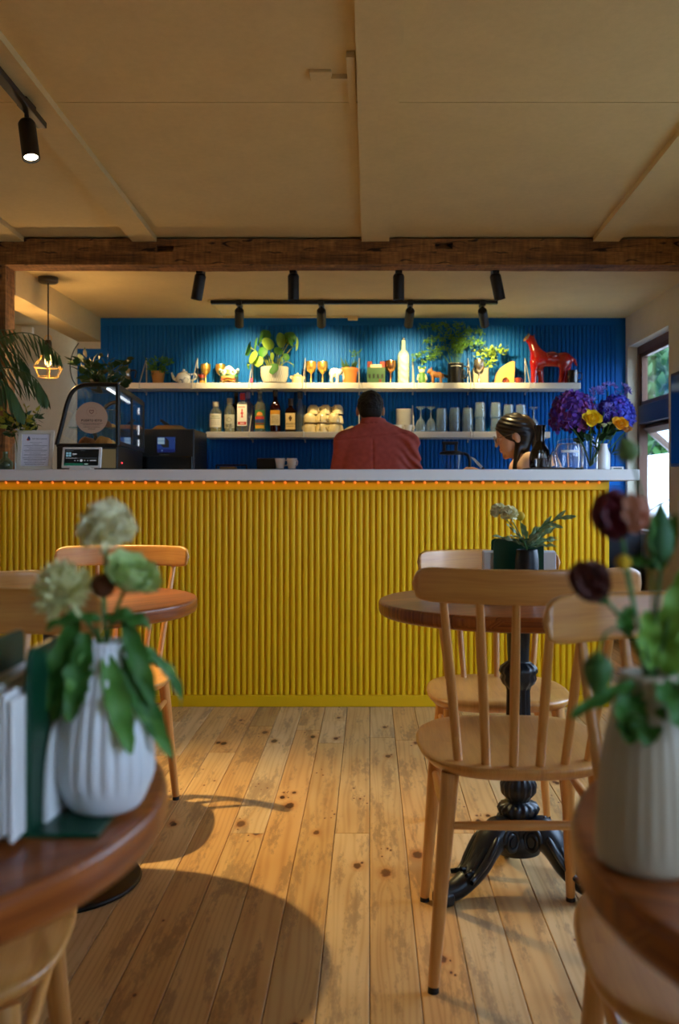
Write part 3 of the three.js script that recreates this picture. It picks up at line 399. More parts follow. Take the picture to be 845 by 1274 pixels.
function stems(list, r = 0.0022) { return merge(list.map((p) => tube(p, r, 10, 5))); }
{ const t = thing('potted_herb', 'bushy green herb in a tan pot between the moka pot and teapot', 'potted plant', up(-1.5)); obj('pot', la([[0.001, 0], [0.036, 0], [0.048, 0.085], [0.052, 0.09], [0.047, 0.092], [0.044, 0.08], [0.001, 0.078]], 28), M(0xa8793f, 0.8), t); obj('foliage', tuft(150, 0.11, 0.09, 0.04, 0.016, 0.065), mLeaf, t); }
{ const t = thing('teapot', 'blue and white patterned teapot on the upper shelf', 'teapot', up(-1.317)); const tx = paintTex(256, 128, '#dfe3e6', (c) => { c.strokeStyle = '#27406e'; for (let i = 0; i < 60; i++) { c.lineWidth = 1 + rnd() * 4; c.beginPath(); c.arc(rnd() * 256, rnd() * 128, 3 + rnd() * 12, rnd() * 6, rnd() * 6 + 3); c.stroke(); } c.fillStyle = '#27406e'; c.beginPath(); c.arc(64, 60, 20, 0, 7); c.fill(); });
  const m = MP(0xffffff, 0.25, { map: tx, clearcoat: 0.6 }); obj('body', la([[0.001, 0], [0.034, 0], [0.038, 0.006], [0.055, 0.03], [0.056, 0.05], [0.044, 0.075], [0.026, 0.083], [0.001, 0.083]], 32), m, t); obj('lid', la([[0.001, 0.083], [0.026, 0.083], [0.02, 0.092], [0.008, 0.096], [0.008, 0.1], [0.01, 0.106], [0.001, 0.11]], 24), m, t); obj('spout', sweep([[-0.045, 0.03, 0], [-0.072, 0.045, 0], [-0.088, 0.085, 0]], [0.015, 0.011, 0.006], 12, 10), m, t); obj('handle', tube([[0.05, 0.07, 0], [0.078, 0.075, 0], [0.085, 0.045, 0], [0.052, 0.025, 0]], 0.006), m, t); }
const gobletGeo = (h, r) => la([[0.001, 0], [r * 0.95, 0], [r * 0.9, 0.004], [0.006, 0.012], [0.0045, h * 0.45], [0.012, h * 0.5], [r * 0.85, h * 0.6], [r * 1.06, h * 0.78], [r, h], [r * 0.96, h], [r, h * 0.79], [r * 0.8, h * 0.62], [0.001, h * 0.54]], 28);
function goblet(x, h, r, m, label, dz = 0) { const t = thing('goblet', label, 'goblet', up(x, dz), 0, 'metal goblets on the upper shelf'); const g = gobletGeo(h, r); obj('cup', g, m, t); return t; }
goblet(-1.172, 0.15, 0.034, mGold, 'gold goblet behind the small dark figurine', -0.05); goblet(-1.066, 0.148, 0.034, mGold, 'gold goblet just behind the carved mask', -0.05); goblet(-0.416, 0.162, 0.036, mGold, 'gold goblet nearer the small cream pot'); goblet(-0.334, 0.16, 0.037, mGold, 'gold goblet nearer the white elephant'); goblet(0.148, 0.168, 0.038, M(0xa9764a, 0.25, { metalness: 0.95 }), 'bronze goblet beside the clear glass bottle'); goblet(0.77, 0.168, 0.037, mSteel, 'silver goblet before the tin pot', 0.055);
{ const f = (x, y, z) => smin(smin(cap(x, y, z, [0, 0.01, 0], [0, 0.055, 0], 0.02, 0.014), ell(x, y, z, [0, 0.075, 0.002], [0.012, 0.014, 0.012]), 0.008), Math.min(cap(x, y, z, [-0.012, 0.05, 0], [-0.026, 0.07, 0.01], 0.006, 0.004), cap(x, y, z, [0.012, 0.05, 0], [0.024, 0.062, 0.012], 0.006, 0.004)), 0.006);
  const g = colorize(sdf(f, [-0.04, -0.012, -0.03], [0.04, 0.1, 0.03], 0.004), (x, y) => y > 0.066 ? 0x2a1a10 : y > 0.045 ? 0x8a1f16 : y > 0.025 ? 0x1d1712 : 0xb07a1c); solo('figurine', 'small dark figurine with raised arms standing by a gold goblet', 'figurine', [g], M(0xffffff, 0.5, { vertexColors: true }), up(-1.186, 0.02)); }
{ // carved festival mask: domed brow, bulging eyes, wide open mouth
  const t = thing('carved_mask', 'painted carved mask with bulging eyes and wide open mouth', 'mask', up(-0.995, 0.02));
  const f = (x, y, z) => { let d = ell(x, y, z, [0, 0.045, -0.005], [0.066, 0.07, 0.055]); d = smin(d, ell(x, y, z, [0, 0.04, 0.035], [0.058, 0.022, 0.04]), 0.015); d = smin(d, ell(x, y, z, [0, 0.105, 0.01], [0.03, 0.024, 0.03]), 0.015); d = smax(d, -ell(x, y, z, [0, 0.008, 0.07], [0.042, 0.026, 0.05]), 0.006); for (const s of [-1, 1]) { d = smin(d, ell(x, y, z, [s * 0.034, 0.083, 0.036], [0.016, 0.016, 0.014]), 0.005); d = smin(d, ell(x, y, z, [s * 0.062, 0.09, 0], [0.014, 0.022, 0.008]), 0.006); } d = smin(d, ell(x, y, z, [0, 0.066, 0.062], [0.016, 0.012, 0.014]), 0.006); return Math.max(d, -y); };
  obj('head', colorize(sdf(f, [-0.09, -0.01, -0.07], [0.09, 0.14, 0.1], 0.005), (x, y, z) => { const e = Math.min(Math.hypot(x - 0.034, y - 0.083), Math.hypot(x + 0.034, y - 0.083)); if (Math.hypot(x / 1.6, y - 0.008) < 0.027 && z < 0.07) return 0x5a120c; if (y < 0.03 && y > 0.0 && z > 0.03) return y > 0.022 ? 0xc23a1c : 0xf0e0c4; if (e < 0.02) return e < 0.007 ? 0x101010 : 0xf6f2e6; if (y > 0.05 && y < 0.065) return 0x2f6f52; if (y > 0.098) return 0xf3ead8; return Math.abs(x) > 0.045 ? 0x33443a : 0xd98a4a; }), M(0xffffff, 0.4, { vertexColors: true }), t);
  const tooth = []; for (let k = -3; k <= 3; k++) tooth.push(bx(0.008, 0.009, 0.006, k * 0.0105, 0.026 - Math.abs(k) * 0.0022, 0.058 - Math.abs(k) * 0.004)); obj('teeth', tooth, M(0xd9b04a, 0.4), t); }
{ // round-leaved plant in a fluted bowl
  const t = thing('potted_plant', 'leafy round-leaved plant in a pale textured bowl', 'potted plant', up(-0.675));
  const tx = paintTex(256, 64, '#bdb9ae', (c) => { c.fillStyle = '#a7a397'; for (let i = 0; i < 64; i++) for (let j = 0; j < 16; j++) if ((i + j) % 2) c.fillRect(i * 4, j * 4, 4, 4); });
  obj('pot', la([[0.001, 0.006], [0.072, 0.006], [0.08, 0.012], [0.097, 0.06], [0.1, 0.118], [0.096, 0.122], [0.092, 0.116], [0.09, 0.1], [0.001, 0.1]], 48), M(0xffffff, 0.7, { map: tx }), t); obj('saucer', cy(0.085, 0.08, 0.008, 0, 0.004, 0, 32), M(0x2c1f18, 0.7), t);
  const L = [[-0.17, 0.26, 0.0, 0.055], [-0.15, 0.2, 0.04, 0.05], [-0.185, 0.13, 0.03, 0.025], [-0.1, 0.33, 0, 0.05], [-0.04, 0.3, 0.03, 0.05], [-0.06, 0.37, -0.02, 0.04], [0.0, 0.115, 0.095, 0.042], [0.03, 0.24, 0.05, 0.035], [0.06, 0.33, 0.0, 0.058], [0.1, 0.35, -0.02, 0.05], [0.165, 0.29, 0.02, 0.055], [0.09, 0.2, 0.03, 0.03], [0.06, 0.17, 0.05, 0.03], [0.14, 0.13, 0.05, 0.016], [-0.11, 0.17, 0.05, 0.04], [-0.02, 0.2, 0.05, 0.03], [-0.13, 0.29, 0.03, 0.05], [0.12, 0.31, 0.04, 0.045], [-0.08, 0.24, 0.05, 0.04]];
  const prof = (t2) => Math.pow(Math.sin(Math.PI * Math.min(0.999, t2 * 0.86 + 0.14)), 0.6);
  obj('stems', stems(L.map(([x, y, z]) => [[x * 0.15, 0.09, z * 0.2], [x * 0.6, 0.1 + y * 0.45, z * 0.6], [x, y, z]]), 0.003), M(0x8f9a3c, 0.6), t);
  for (const [x, y, z, r] of L) obj('leaf', orient(blade({ len: r * 1.95, wid: r * 2.0, prof, bend: rr(0.3, 0.9), cup: 0.25, nu: 6, nv: 6 }), [x, y + r * 0.5, z], [x * 1.4 + rr(-0.2, 0.2), rr(-0.9, -0.3), 0.35], rr(-0.5, 0.5)), rnd() < 0.35 ? mLeafLight : mLeaf, t); }
solo('pink_figurine', 'tiny pink ornament beside the leafy potted plant', 'ornament', [sdf((x, y, z) => smin(ell(x, y, z, [0, 0.012, 0], [0.012, 0.013, 0.01]), ell(x, y, z, [0.004, 0.028, 0], [0.008, 0.009, 0.008]), 0.006), [-0.02, -0.004, -0.016], [0.02, 0.044, 0.016], 0.0035)], M(0xc2356a, 0.5), up(-0.832, 0.07));
{ const t = thing('sugar_pot', 'small cream lidded pot with two ears', 'pot', up(-0.512)); obj('body', la([[0.001, 0], [0.032, 0], [0.038, 0.008], [0.041, 0.045], [0.037, 0.056], [0.001, 0.056]], 28), mCream, t); obj('lid', la([[0.001, 0.056], [0.036, 0.056], [0.026, 0.068], [0.008, 0.073], [0.008, 0.078], [0.001, 0.082]], 24), mCream, t); for (const s of [-1, 1]) obj('ear', tube([[s * 0.036, 0.055, 0], [s * 0.05, 0.056, 0], [s * 0.048, 0.042, 0], [s * 0.038, 0.04, 0]], 0.004, 12, 6), mCream, t); }
{ const f = (x, y, z) => { let d = ell(x, y, z, [-0.01, 0.08, 0], [0.036, 0.034, 0.028]); for (const [a, b] of [[-0.032, 0.012], [-0.028, -0.014], [0.008, 0.014], [0.01, -0.012]]) d = smin(d, cap(x, y, z, [a, 0.07, b], [a, 0.008, b], 0.011, 0.0095), 0.008); d = smin(d, ell(x, y, z, [0.03, 0.085, 0], [0.019, 0.02, 0.018]), 0.008); d = smin(d, Math.min(ell(x, y, z, [0.024, 0.086, 0.02], [0.013, 0.02, 0.004]), ell(x, y, z, [0.024, 0.086, -0.02], [0.013, 0.02, 0.004])), 0.004); d = smin(d, Math.min(cap(x, y, z, [0.045, 0.08, 0], [0.055, 0.05, 0], 0.008, 0.006), cap(x, y, z, [0.055, 0.05, 0], [0.05, 0.03, 0], 0.006, 0.0045)), 0.006); return smin(d, cap(x, y, z, [-0.044, 0.085, 0], [-0.05, 0.06, 0], 0.003, 0.002), 0.004); };
  const g = colorize(sdf(f, [-0.065, -0.004, -0.045], [0.075, 0.125, 0.045], 0.004), (x, y, z) => noise.noise(x * 50, y * 50, z * 50) > 0.28 ? 0x4a4438 : 0xdcd6c8); const m = solo('elephant_figurine', 'white patterned elephant figurine by the terracotta pot', 'figurine', [g], M(0xffffff, 0.45, { vertexColors: true }), up(-0.237, 0.03)); }
{ const t = thing('potted_succulent', 'spiky succulent in a terracotta pot', 'potted plant', up(-0.142)); obj('pot', la([[0.001, 0], [0.042, 0], [0.045, 0.004], [0.054, 0.09], [0.06, 0.092], [0.061, 0.115], [0.055, 0.116], [0.053, 0.1], [0.001, 0.1]], 36), mTerra, t); obj('soil', cy(0.052, 0.052, 0.006, 0, 0.1, 0, 24), mSoil, t); const g = []; for (let i = 0; i < 13; i++) { const a = i * 2.4, r = 0.012 + 0.002 * i; g.push(orient(blade({ len: rr(0.06, 0.1), wid: 0.026, prof: (q) => 1 - q * 0.9, cup: 0.7, bend: rr(-0.1, 0.3) }), [Math.cos(a) * r, 0.1, Math.sin(a) * r], [Math.cos(a) * 0.5, 1, Math.sin(a) * 0.5], a)); } obj('leaves', g, mLeafDark, t); obj('sprig', [stems([[[0.01, 0.1, 0], [0.035, 0.18, 0], [0.04, 0.22, 0]]]), T(tuft(40, 0.05, 0.045, 0.022, 0.01, 0), 0.04, 0.19, 0)], mFern, t); }
{ const t = thing('model_house', 'little green model house with red brick chimneys', 'model house', up(0.045)); obj('walls', [rb(0.128, 0.1, 0.07, 0.003, 0, 0.05, 0), bx(0.128, 0.02, 0.07, 0, 0.108, 0)], M(0x264a24, 0.6), t); obj('roof', [bx(0.08, 0.022, 0.075, 0.0, 0.126, 0)], M(0xcab98c, 0.6), t); for (const x of [-0.045, 0.045]) obj('chimney', rb(0.034, 0.046, 0.05, 0.003, x, 0.138, 0), M(0x7a2a1a, 0.7), t); for (let k = 0; k < 4; k++) { const w = obj('window', rb(0.014, 0.03, 0.004, 0.001, -0.045 + k * 0.03, 0.055, 0.036), M(0x12200f, 0.4), t); } obj('door', rb(0.018, 0.034, 0.005, 0.001, 0.03, 0.017, 0.036), M(0x5a2015, 0.5), t); }
{ const t = thing('glass_bottle', 'tall clear glass bottle glowing under a spotlight', 'bottle', up(0.24)); obj('glass', la([[0.001, 0.004], [0.038, 0], [0.043, 0.01], [0.043, 0.2], [0.036, 0.225], [0.016, 0.245], [0.013, 0.3], [0.016, 0.304], [0.016, 0.312]], 32), MP(0xe6f6e2, 0.12, { transmission: 0.75, thickness: 0 }), t); obj('stopper', rb(0.02, 0.02, 0.02, 0.005, 0, 0.322, 0), mBlack, t); obj('paper_filling', sdf((x, y, z) => Math.max(cap(x, y, z, [0, 0.03, 0], [0, 0.19, 0], 0.034) + 0.006 * Math.sin(y * 130 + x * 90) * Math.sin(z * 140), -10), [-0.045, -0.01, -0.045], [0.045, 0.24, 0.045], 0.006), M(0xe8edd6, 0.7), t); }
{ const f = (x, y, z) => { let d = smin(cap(x, y, z, [0, 0.015, 0], [0, 0.06, 0], 0.03, 0.022), ell(x, y, z, [0, 0.095, 0], [0.022, 0.024, 0.02]), 0.012); for (const s of [-1, 1]) { d = smin(d, cap(x, y, z, [s * 0.022, 0.06, 0.005], [s * 0.03, 0.03, 0.02], 0.01, 0.008), 0.008); d = smin(d, ell(x, y, z, [s * 0.02, 0.115, 0], [0.009, 0.012, 0.006]), 0.005); } return Math.max(d, -y); }; solo('figurine', 'seated green and white figurine with small ears', 'figurine', [colorize(sdf(f, [-0.05, -0.01, -0.045], [0.05, 0.14, 0.045], 0.004), (x, y) => y > 0.08 && y < 0.104 ? 0xd9c9a8 : Math.abs(x) > 0.024 ? 0xb9a98a : 0x3e6a26)], M(0xffffff, 0.5, { vertexColors: true }), up(0.37, 0.03)); }
{ const f = (x, y, z) => { let d = cap(x, y, z, [-0.018, 0.068, 0], [0.03, 0.062, 0], 0.022, 0.02); for (const [a, b] of [[-0.024, 0.011], [-0.02, -0.011], [0.034, 0.011], [0.036, -0.011]]) d = smin(d, cap(x, y, z, [a, 0.06, b], [a + 0.002, 0.007, b], 0.011, 0.008), 0.008); d = smin(d, ell(x, y, z, [-0.038, 0.09, 0], [0.02, 0.018, 0.016]), 0.01); d = smin(d, cap(x, y, z, [-0.05, 0.086, 0], [-0.06, 0.082, 0], 0.008, 0.006), 0.005); for (const s of [-1, 1]) d = smin(d, ell(x, y, z, [-0.032, 0.108, s * 0.011], [0.006, 0.009, 0.005]), 0.004); return smin(d, cap(x, y, z, [0.048, 0.066, 0], [0.056, 0.04, 0], 0.006, 0.004), 0.005); }; solo('bear_figurine', 'small brown carved bear standing on four legs', 'figurine', [sdf(f, [-0.075, -0.006, -0.035], [0.07, 0.125, 0.035], 0.004)], M(0x8a5a2a, 0.6), up(0.468, 0.03)); }
{ const t = thing('watering_can', 'dark metal watering can used as a planter for the fern', 'watering can', up(0.61)); obj('body', la([[0.001, 0.002], [0.058, 0], [0.06, 0.006], [0.056, 0.14], [0.058, 0.146], [0.053, 0.146], [0.052, 0.12], [0.001, 0.12]], 32), M(0x23262a, 0.4, { metalness: 0.6 }), t); obj('spout', rod([-0.05, 0.05, 0.01], [-0.098, 0.068, 0.02], 0.012, 0.008), mBlackMetal, t); obj('handle', tube([[0.055, 0.13, 0], [0.09, 0.12, 0], [0.085, 0.06, 0], [0.058, 0.04, 0]], 0.005), mBlackMetal, t); obj('rim_band', T(new THREE.TorusGeometry(0.057, 0.0035, 6, 36).rotateX(Math.PI / 2), 0, 0.146, 0), mSteel, t);
  const fp = [[-0.27, 0.4], [-0.22, 0.3], [-0.3, 0.2], [-0.12, 0.42], [-0.17, 0.22], [0.02, 0.41], [0.1, 0.36], [0.19, 0.37], [0.12, 0.27], [-0.05, 0.33], [0.2, 0.28], [-0.24, 0.15], [0.05, 0.26]], g = [], st = [];
  for (const [x, y] of fp) { const z = rr(-0.05, 0.12), P = [[x * 0.08, 0.12, 0], [x * 0.45, 0.1 + y * 0.75, z * 0.5], [x * 0.8, y + 0.02, z * 0.8], [x, y, z]]; st.push(P); const c = new THREE.CatmullRomCurve3(P.map((p) => V(...p))); for (let k = 0; k < 95; k++) { const q = c.getPointAt(lerp(0.42, 1, Math.pow(rnd(), 0.7))); g.push(orient(blade({ len: rr(0.022, 0.042), wid: 0.009, bend: 0.3, nu: 2, nv: 2 }), [q.x + rr(-0.02, 0.02), q.y + rr(-0.014, 0.014), q.z + rr(-0.02, 0.02)], [rr(-1, 1), rr(-0.8, 0.6), rr(-1, 1)], rr(0, 6))); } }
  const f = thing('asparagus_fern', 'feathery green fern spilling from the dark watering can', 'potted plant', up(0.61)); obj('stems', stems(st, 0.0016), mStem, f); obj('fronds', g, mFern, f); }
{ const t = thing('enamel_mug', 'black enamel mug with a pale rim beside the fern', 'mug', up(0.605, 0.085)); obj('cup', la([[0.001, 0.002], [0.034, 0], [0.037, 0.004], [0.037, 0.118], [0.034, 0.118], [0.034, 0.01], [0.001, 0.008]], 32), mBlack, t); obj('rim', T(new THREE.TorusGeometry(0.0355, 0.003, 6, 32).rotateX(Math.PI / 2), 0, 0.118, 0), mWhite, t); obj('handle', tube([[0.035, 0.095, 0], [0.06, 0.09, 0], [0.058, 0.04, 0], [0.035, 0.03, 0]], 0.004), mBlack, t); }
{ const t = thing('tin_planter', 'square tin planter with bright yellow-green leaves', 'potted plant', up(0.785)); obj('pot', [rb(0.11, 0.115, 0.08, 0.006, 0, 0.0575, 0)], M(0x8f8873, 0.5, { metalness: 0.5 }), t); obj('foliage', [T(tuft(150, 0.15, 0.1, 0.034, 0.016, 0), 0.035, 0.1, 0.02), T(tuft(100, 0.05, 0.09, 0.034, 0.014, 0), 0.11, 0.205, 0.02)], mLeafLight, t); }
{ const t = thing('straw_shelter', 'curved straw shelter ornament with a tiny red scene', 'ornament', up(0.958)); const s = new THREE.Shape(); s.moveTo(-0.066, 0); s.bezierCurveTo(-0.07, 0.08, -0.03, 0.13, 0.055, 0.16); s.lineTo(0.066, 0.155); s.lineTo(0.06, 0); s.lineTo(0.035, 0); s.bezierCurveTo(0.03, 0.06, -0.02, 0.07, -0.03, 0); s.lineTo(-0.066, 0); obj('shell', new THREE.ExtrudeGeometry(s, { depth: 0.07, bevelEnabled: true, bevelSize: 0.003, bevelThickness: 0.003, bevelSegments: 1, curveSegments: 12 }).translate(0, 0, -0.035), M(0xd2a25a, 0.8, { bumpMap: beamTex, bumpScale: 0.004 }), t); for (const [x, c] of [[-0.004, 0x7a2015], [0.014, 0x9a4a2a]]) obj('figure', sdf((a, b, z) => smin(cap(a, b, z, [0, 0.006, 0], [0, 0.028, 0], 0.009, 0.006), ell(a, b, z, [0, 0.04, 0], [0.006, 0.007, 0.006]), 0.004), [-0.014, -0.006, -0.014], [0.014, 0.054, 0.014], 0.003).translate(x, 0, 0.02), M(c, 0.6), t); }
{ const t = thing('espresso_cup', 'tiny brick-red cup beside the straw shelter', 'cup', up(1.045, 0.05)); obj('cup', la([[0.001, 0], [0.016, 0], [0.023, 0.04], [0.021, 0.04], [0.015, 0.004], [0.001, 0.004]], 24), M(0x8a3320, 0.4), t); obj('handle', tube([[0.021, 0.033, 0], [0.032, 0.03, 0], [0.03, 0.014, 0], [0.019, 0.012, 0]], 0.0025, 12, 6), M(0x8a3320, 0.4), t); }
{ // glossy red clay horse with a cut muzzle
  const t = thing('red_horse', 'glossy red ceramic horse with a tan cut muzzle', 'ornament', up(1.27, 0.0));
  const f = (x, y, z) => { let d = cap(x, y, z, [-0.06, 0.178, 0], [0.1, 0.172, 0], 0.052, 0.05); d = smin(d, ell(x, y, z, [-0.085, 0.165, 0], [0.045, 0.065, 0.05]), 0.03); d = smin(d, ell(x, y, z, [0.115, 0.168, 0], [0.05, 0.058, 0.052]), 0.03); d = smin(d, cap(x, y, z, [-0.07, 0.19, 0], [-0.125, 0.31, 0], 0.05, 0.027), 0.03); d = smin(d, cap(x, y, z, [-0.122, 0.312, 0], [-0.138, 0.325, 0], 0.028, 0.03), 0.02);
    for (const [a, b, s] of [[-0.105, -0.112, 1], [-0.06, -0.048, -1], [0.1, 0.082, 1], [0.14, 0.128, -1]]) d = smin(d, smin(cap(x, y, z, [a, 0.15, s * 0.026], [(a + b) / 2, 0.075, s * 0.028], 0.034, 0.02), cap(x, y, z, [(a + b) / 2, 0.075, s * 0.028], [b, 0.0, s * 0.028], 0.02, 0.022), 0.012), 0.018);
    d = smin(d, Math.min(cap(x, y, z, [0.155, 0.19, 0], [0.185, 0.17, 0], 0.014, 0.011), cap(x, y, z, [0.185, 0.17, 0], [0.198, 0.135, 0], 0.011, 0.007)), 0.014); for (const s of [-1, 1]) d = smin(d, cap(x, y, z, [-0.112, 0.335, s * 0.014], [-0.1, 0.352, s * 0.018], 0.008, 0.003), 0.006); d = smax(d, -(x * 0.8 + y * -0.6 + 0.317), 0.004); return Math.max(d, -y); };
  obj('body', sdf(f, [-0.19, -0.01, -0.08], [0.215, 0.375, 0.08], 0.0055), MP(0xa8140c, 0.22, { clearcoat: 0.9, clearcoatRoughness: 0.08 }), t);
  obj('muzzle', orient(la([[0.001, 0], [0.03, 0], [0.033, 0.005], [0.031, 0.013], [0.001, 0.015]], 24), [-0.152, 0.329, 0], [-0.8, 0.6, 0]), M(0xb98a4a, 0.6), t);
  obj('saddle', sdf((x, y, z) => Math.max(ell(x, y, z, [0.02, 0.2, 0], [0.055, 0.036, 0.06]), -ell(x, y, z, [0.02, 0.18, 0], [0.06, 0.04, 0.05])), [-0.05, 0.16, -0.07], [0.09, 0.25, 0.07], 0.005), MP(0x8c0f10, 0.2, { clearcoat: 0.9, clearcoatRoughness: 0.08 }), t); }
{ const tx = paintTex(128, 64, '#0d0d0e', (c) => { c.fillStyle = '#8a5a28'; for (let i = 0; i < 40; i++) c.fillRect(rnd() * 128, 10 + rnd() * 44, 3 + rnd() * 6, 2 + rnd() * 4); c.fillStyle = '#a63a22'; for (let i = 0; i < 16; i++) c.fillRect(rnd() * 128, 10 + rnd() * 44, 3, 5); });
  const t = thing('patterned_mug', 'black mug with orange print beside the red horse', 'mug', up(1.425, 0.07)); obj('cup', la([[0.001, 0], [0.035, 0], [0.038, 0.004], [0.038, 0.092], [0.035, 0.092], [0.035, 0.008], [0.001, 0.006]], 32), MP(0xffffff, 0.25, { map: tx, clearcoat: 0.5 }), t); obj('handle', tube([[0.036, 0.075, 0], [0.062, 0.072, 0], [0.06, 0.03, 0], [0.036, 0.022, 0]], 0.0045), mBlack, t); }

// ------------------------------------------------------------------ things on the lower shelf
const lo = (x, dz = 0) => [x, YL, -DS + dz];
function bottle(x, dz, { r, hb, h, rn = 0.013, glass, cap: capC, capH = 0.025, label: tx, ly0, ly1, fill, shoulder = 0.03, text, square }) {
  const t = thing('spirit_bottle', text, 'bottle', lo(x, dz), 0, 'bottles on the lower shelf'), seg = square ? 4 : 28;
  const pr = [[0.001, 0.003], [r * 0.92, 0], [r, 0.006], [r, hb], [lerp(r, rn, 0.35), hb + shoulder * 0.4], [lerp(r, rn, 0.85), hb + shoulder * 0.8], [rn, hb + shoulder], [rn, h - capH]];
  obj('glass', square ? toCreasedNormals(la(pr, 4).rotateY(Math.PI / 4).scale(1.2, 1, 1.0), 0.5) : la(pr, seg), glass, t);
  if (fill) obj('liquid', la([[0.001, 0.006], [r * 0.93, 0.006], [r * 0.93, hb * fill], [0.001, hb * fill]], seg), MP(glass.userData.liq || 0xffffff, 0.05, { transmission: 0.7, thickness: 0 }), t);
  obj('cap', la([[0.001, h - capH - 0.002], [rn * 1.15, h - capH - 0.002], [rn * 1.2, h - 0.002], [rn * 1.1, h], [0.001, h]], 20), M(capC, 0.45), t);
  if (tx) obj('paper_label', square ? bx(r * 1.55, ly1 - ly0, 0.002, 0, (ly0 + ly1) / 2, r * 0.715 + 0.002) : T(new THREE.CylinderGeometry(r * 1.012, r * 1.012, ly1 - ly0, 28, 1, true, -1.15, 2.3), 0, (ly0 + ly1) / 2, 0), M(0xffffff, 0.7, { map: tx, side: THREE.DoubleSide }), t);
}
const gl = (c, liq) => { const m = MP(c, 0.04, { transmission: 0.92, thickness: 0, ior: 1.45 }); m.userData = { liq }; return m; };
const lab = (bg, f) => canvas(96, 128, (c, w, h) => { c.fillStyle = bg; c.fillRect(0, 0, w, h); f(c, w, h); });
bottle(-1.089, 0.02, { r: 0.044, hb: 0.145, h: 0.218, rn: 0.019, glass: gl(0xdfe6d8, 0xe8d9b0), cap: 0xb9b09a, capH: 0.035, fill: 0.3, ly0: 0.035, ly1: 0.13, label: lab('#cfcbbd', (c) => { c.fillStyle = '#4d6b35'; c.font = 'bold 20px serif'; c.fillText('Mulo', 24, 30); c.fillRect(14, 40, 68, 5); c.fillStyle = '#777'; for (let k = 0; k < 5; k++) c.fillRect(18, 60 + k * 11, 60, 2); }), text: 'short clear bottle with a white label and green lettering' });
bottle(-0.99, 0.02, { r: 0.038, hb: 0.15, h: 0.242, rn: 0.017, glass: gl(0xdfe4dc, 0xe8e2cc), cap: 0x8f8a7c, capH: 0.04, shoulder: 0.045, fill: 0.4, ly0: 0.03, ly1: 0.125, label: lab('#a9a795', (c) => { c.strokeStyle = '#3a3a34'; c.lineWidth = 3; c.beginPath(); c.arc(48, 50, 18, 0, 7); c.stroke(); for (let k = 0; k < 20; k++) { c.beginPath(); c.arc(20 + rnd() * 56, 84 + rnd() * 34, 3 + rnd() * 8, 0, 4); c.stroke(); } }), text: 'slim clear bottle with a grey ornamented label' });
bottle(-0.955, -0.06, { r: 0.037, hb: 0.19, h: 0.29, glass: gl(0x24301f), cap: 0x16181a, text: 'dark green bottle at the back between two clear ones' });
bottle(-0.898, 0.025, { r: 0.043, hb: 0.2, h: 0.277, rn: 0.016, square: true, glass: gl(0xe3ecec, 0xf0f4f4), cap: 0xb3121c, capH: 0.045, shoulder: 0.025, ly0: 0.045, ly1: 0.195, label: lab('#d8d3c8', (c) => { c.fillStyle = '#b3121c'; c.font = 'bold 13px sans-serif'; c.fillText('BEEFEATER', 8, 20); c.fillRect(42, 38, 12, 34); c.fillRect(34, 48, 28, 8); c.fillRect(38, 70, 20, 8); c.beginPath(); c.arc(48, 34, 7, 0, 7); c.fill(); c.fillRect(6, 104, 84, 18); c.fillStyle = '#eee'; c.font = 'bold 11px sans-serif'; c.fillText('LONDON', 24, 117); }), text: 'square clear gin bottle with a red cap and red figure label' });
bottle(-0.868, -0.055, { r: 0.036, hb: 0.2, h: 0.3, glass: gl(0xcfc4da), cap: 0x8d7fb0, capH: 0.05, text: 'tall bottle with a lilac cap behind the gin bottle' });
bottle(-0.775, 0.02, { r: 0.038, hb: 0.185, h: 0.318, rn: 0.0145, shoulder: 0.05, glass: gl(0xe6e2c8, 0xd8b46a), cap: 0x8a8468, capH: 0.04, ly0: 0.02, ly1: 0.155, label: lab('#2f6a3c', (c) => { c.fillStyle = '#d9892b'; c.beginPath(); c.arc(48, 36, 26, 3.14, 6.28); c.fill(); c.fillStyle = '#b2322a'; c.fillRect(8, 40, 80, 20); c.fillStyle = '#2a3d78'; c.fillRect(8, 60, 80, 22); c.fillStyle = '#d8a032'; c.fillRect(8, 100, 80, 22); c.fillStyle = '#8a2a22'; c.fillRect(8, 86, 80, 8); }), text: 'tall slim rum bottle with a colourful striped label' });
bottle(-0.667, 0.02, { r: 0.037, hb: 0.175, h: 0.305, rn: 0.0145, shoulder: 0.06, glass: gl(0x6a1f12, 0x5a140a), cap: 0x17130f, capH: 0.05, ly0: 0.05, ly1: 0.155, fill: 0.85, label: lab('#cdbb92', (c) => { c.fillStyle = '#c68a22'; c.fillRect(0, 0, 96, 34); c.fillStyle = '#4a2e18'; for (let k = 0; k < 6; k++) c.fillRect(20, 48 + k * 12, 56, 3); }), text: 'dark red liqueur bottle with a gold and cream label' });
bottle(-0.5586, 0.02, { r: 0.043, hb: 0.15, h: 0.24, rn: 0.016, square: true, glass: gl(0x4a2410, 0x5a2a0c), cap: 0x1b120c, capH: 0.05, ly0: 0.02, ly1: 0.135, label: lab('#d8bd84', (c) => { c.fillStyle = '#4a2c14'; c.fillRect(40, 20, 16, 44); c.fillRect(32, 30, 32, 20); c.font = 'bold 20px serif'; c.fillText('RESERVA', 6, 92); c.fillRect(12, 102, 72, 3); }), text: 'brown whiskey bottle with a tan square label' });
bottle(-0.497, -0.05, { r: 0.034, hb: 0.19, h: 0.297, rn: 0.017, glass: gl(0xbccbd6), cap: 0x30343a, capH: 0.05, text: 'clear bottle with a dark cap between the whiskey and mugs' });
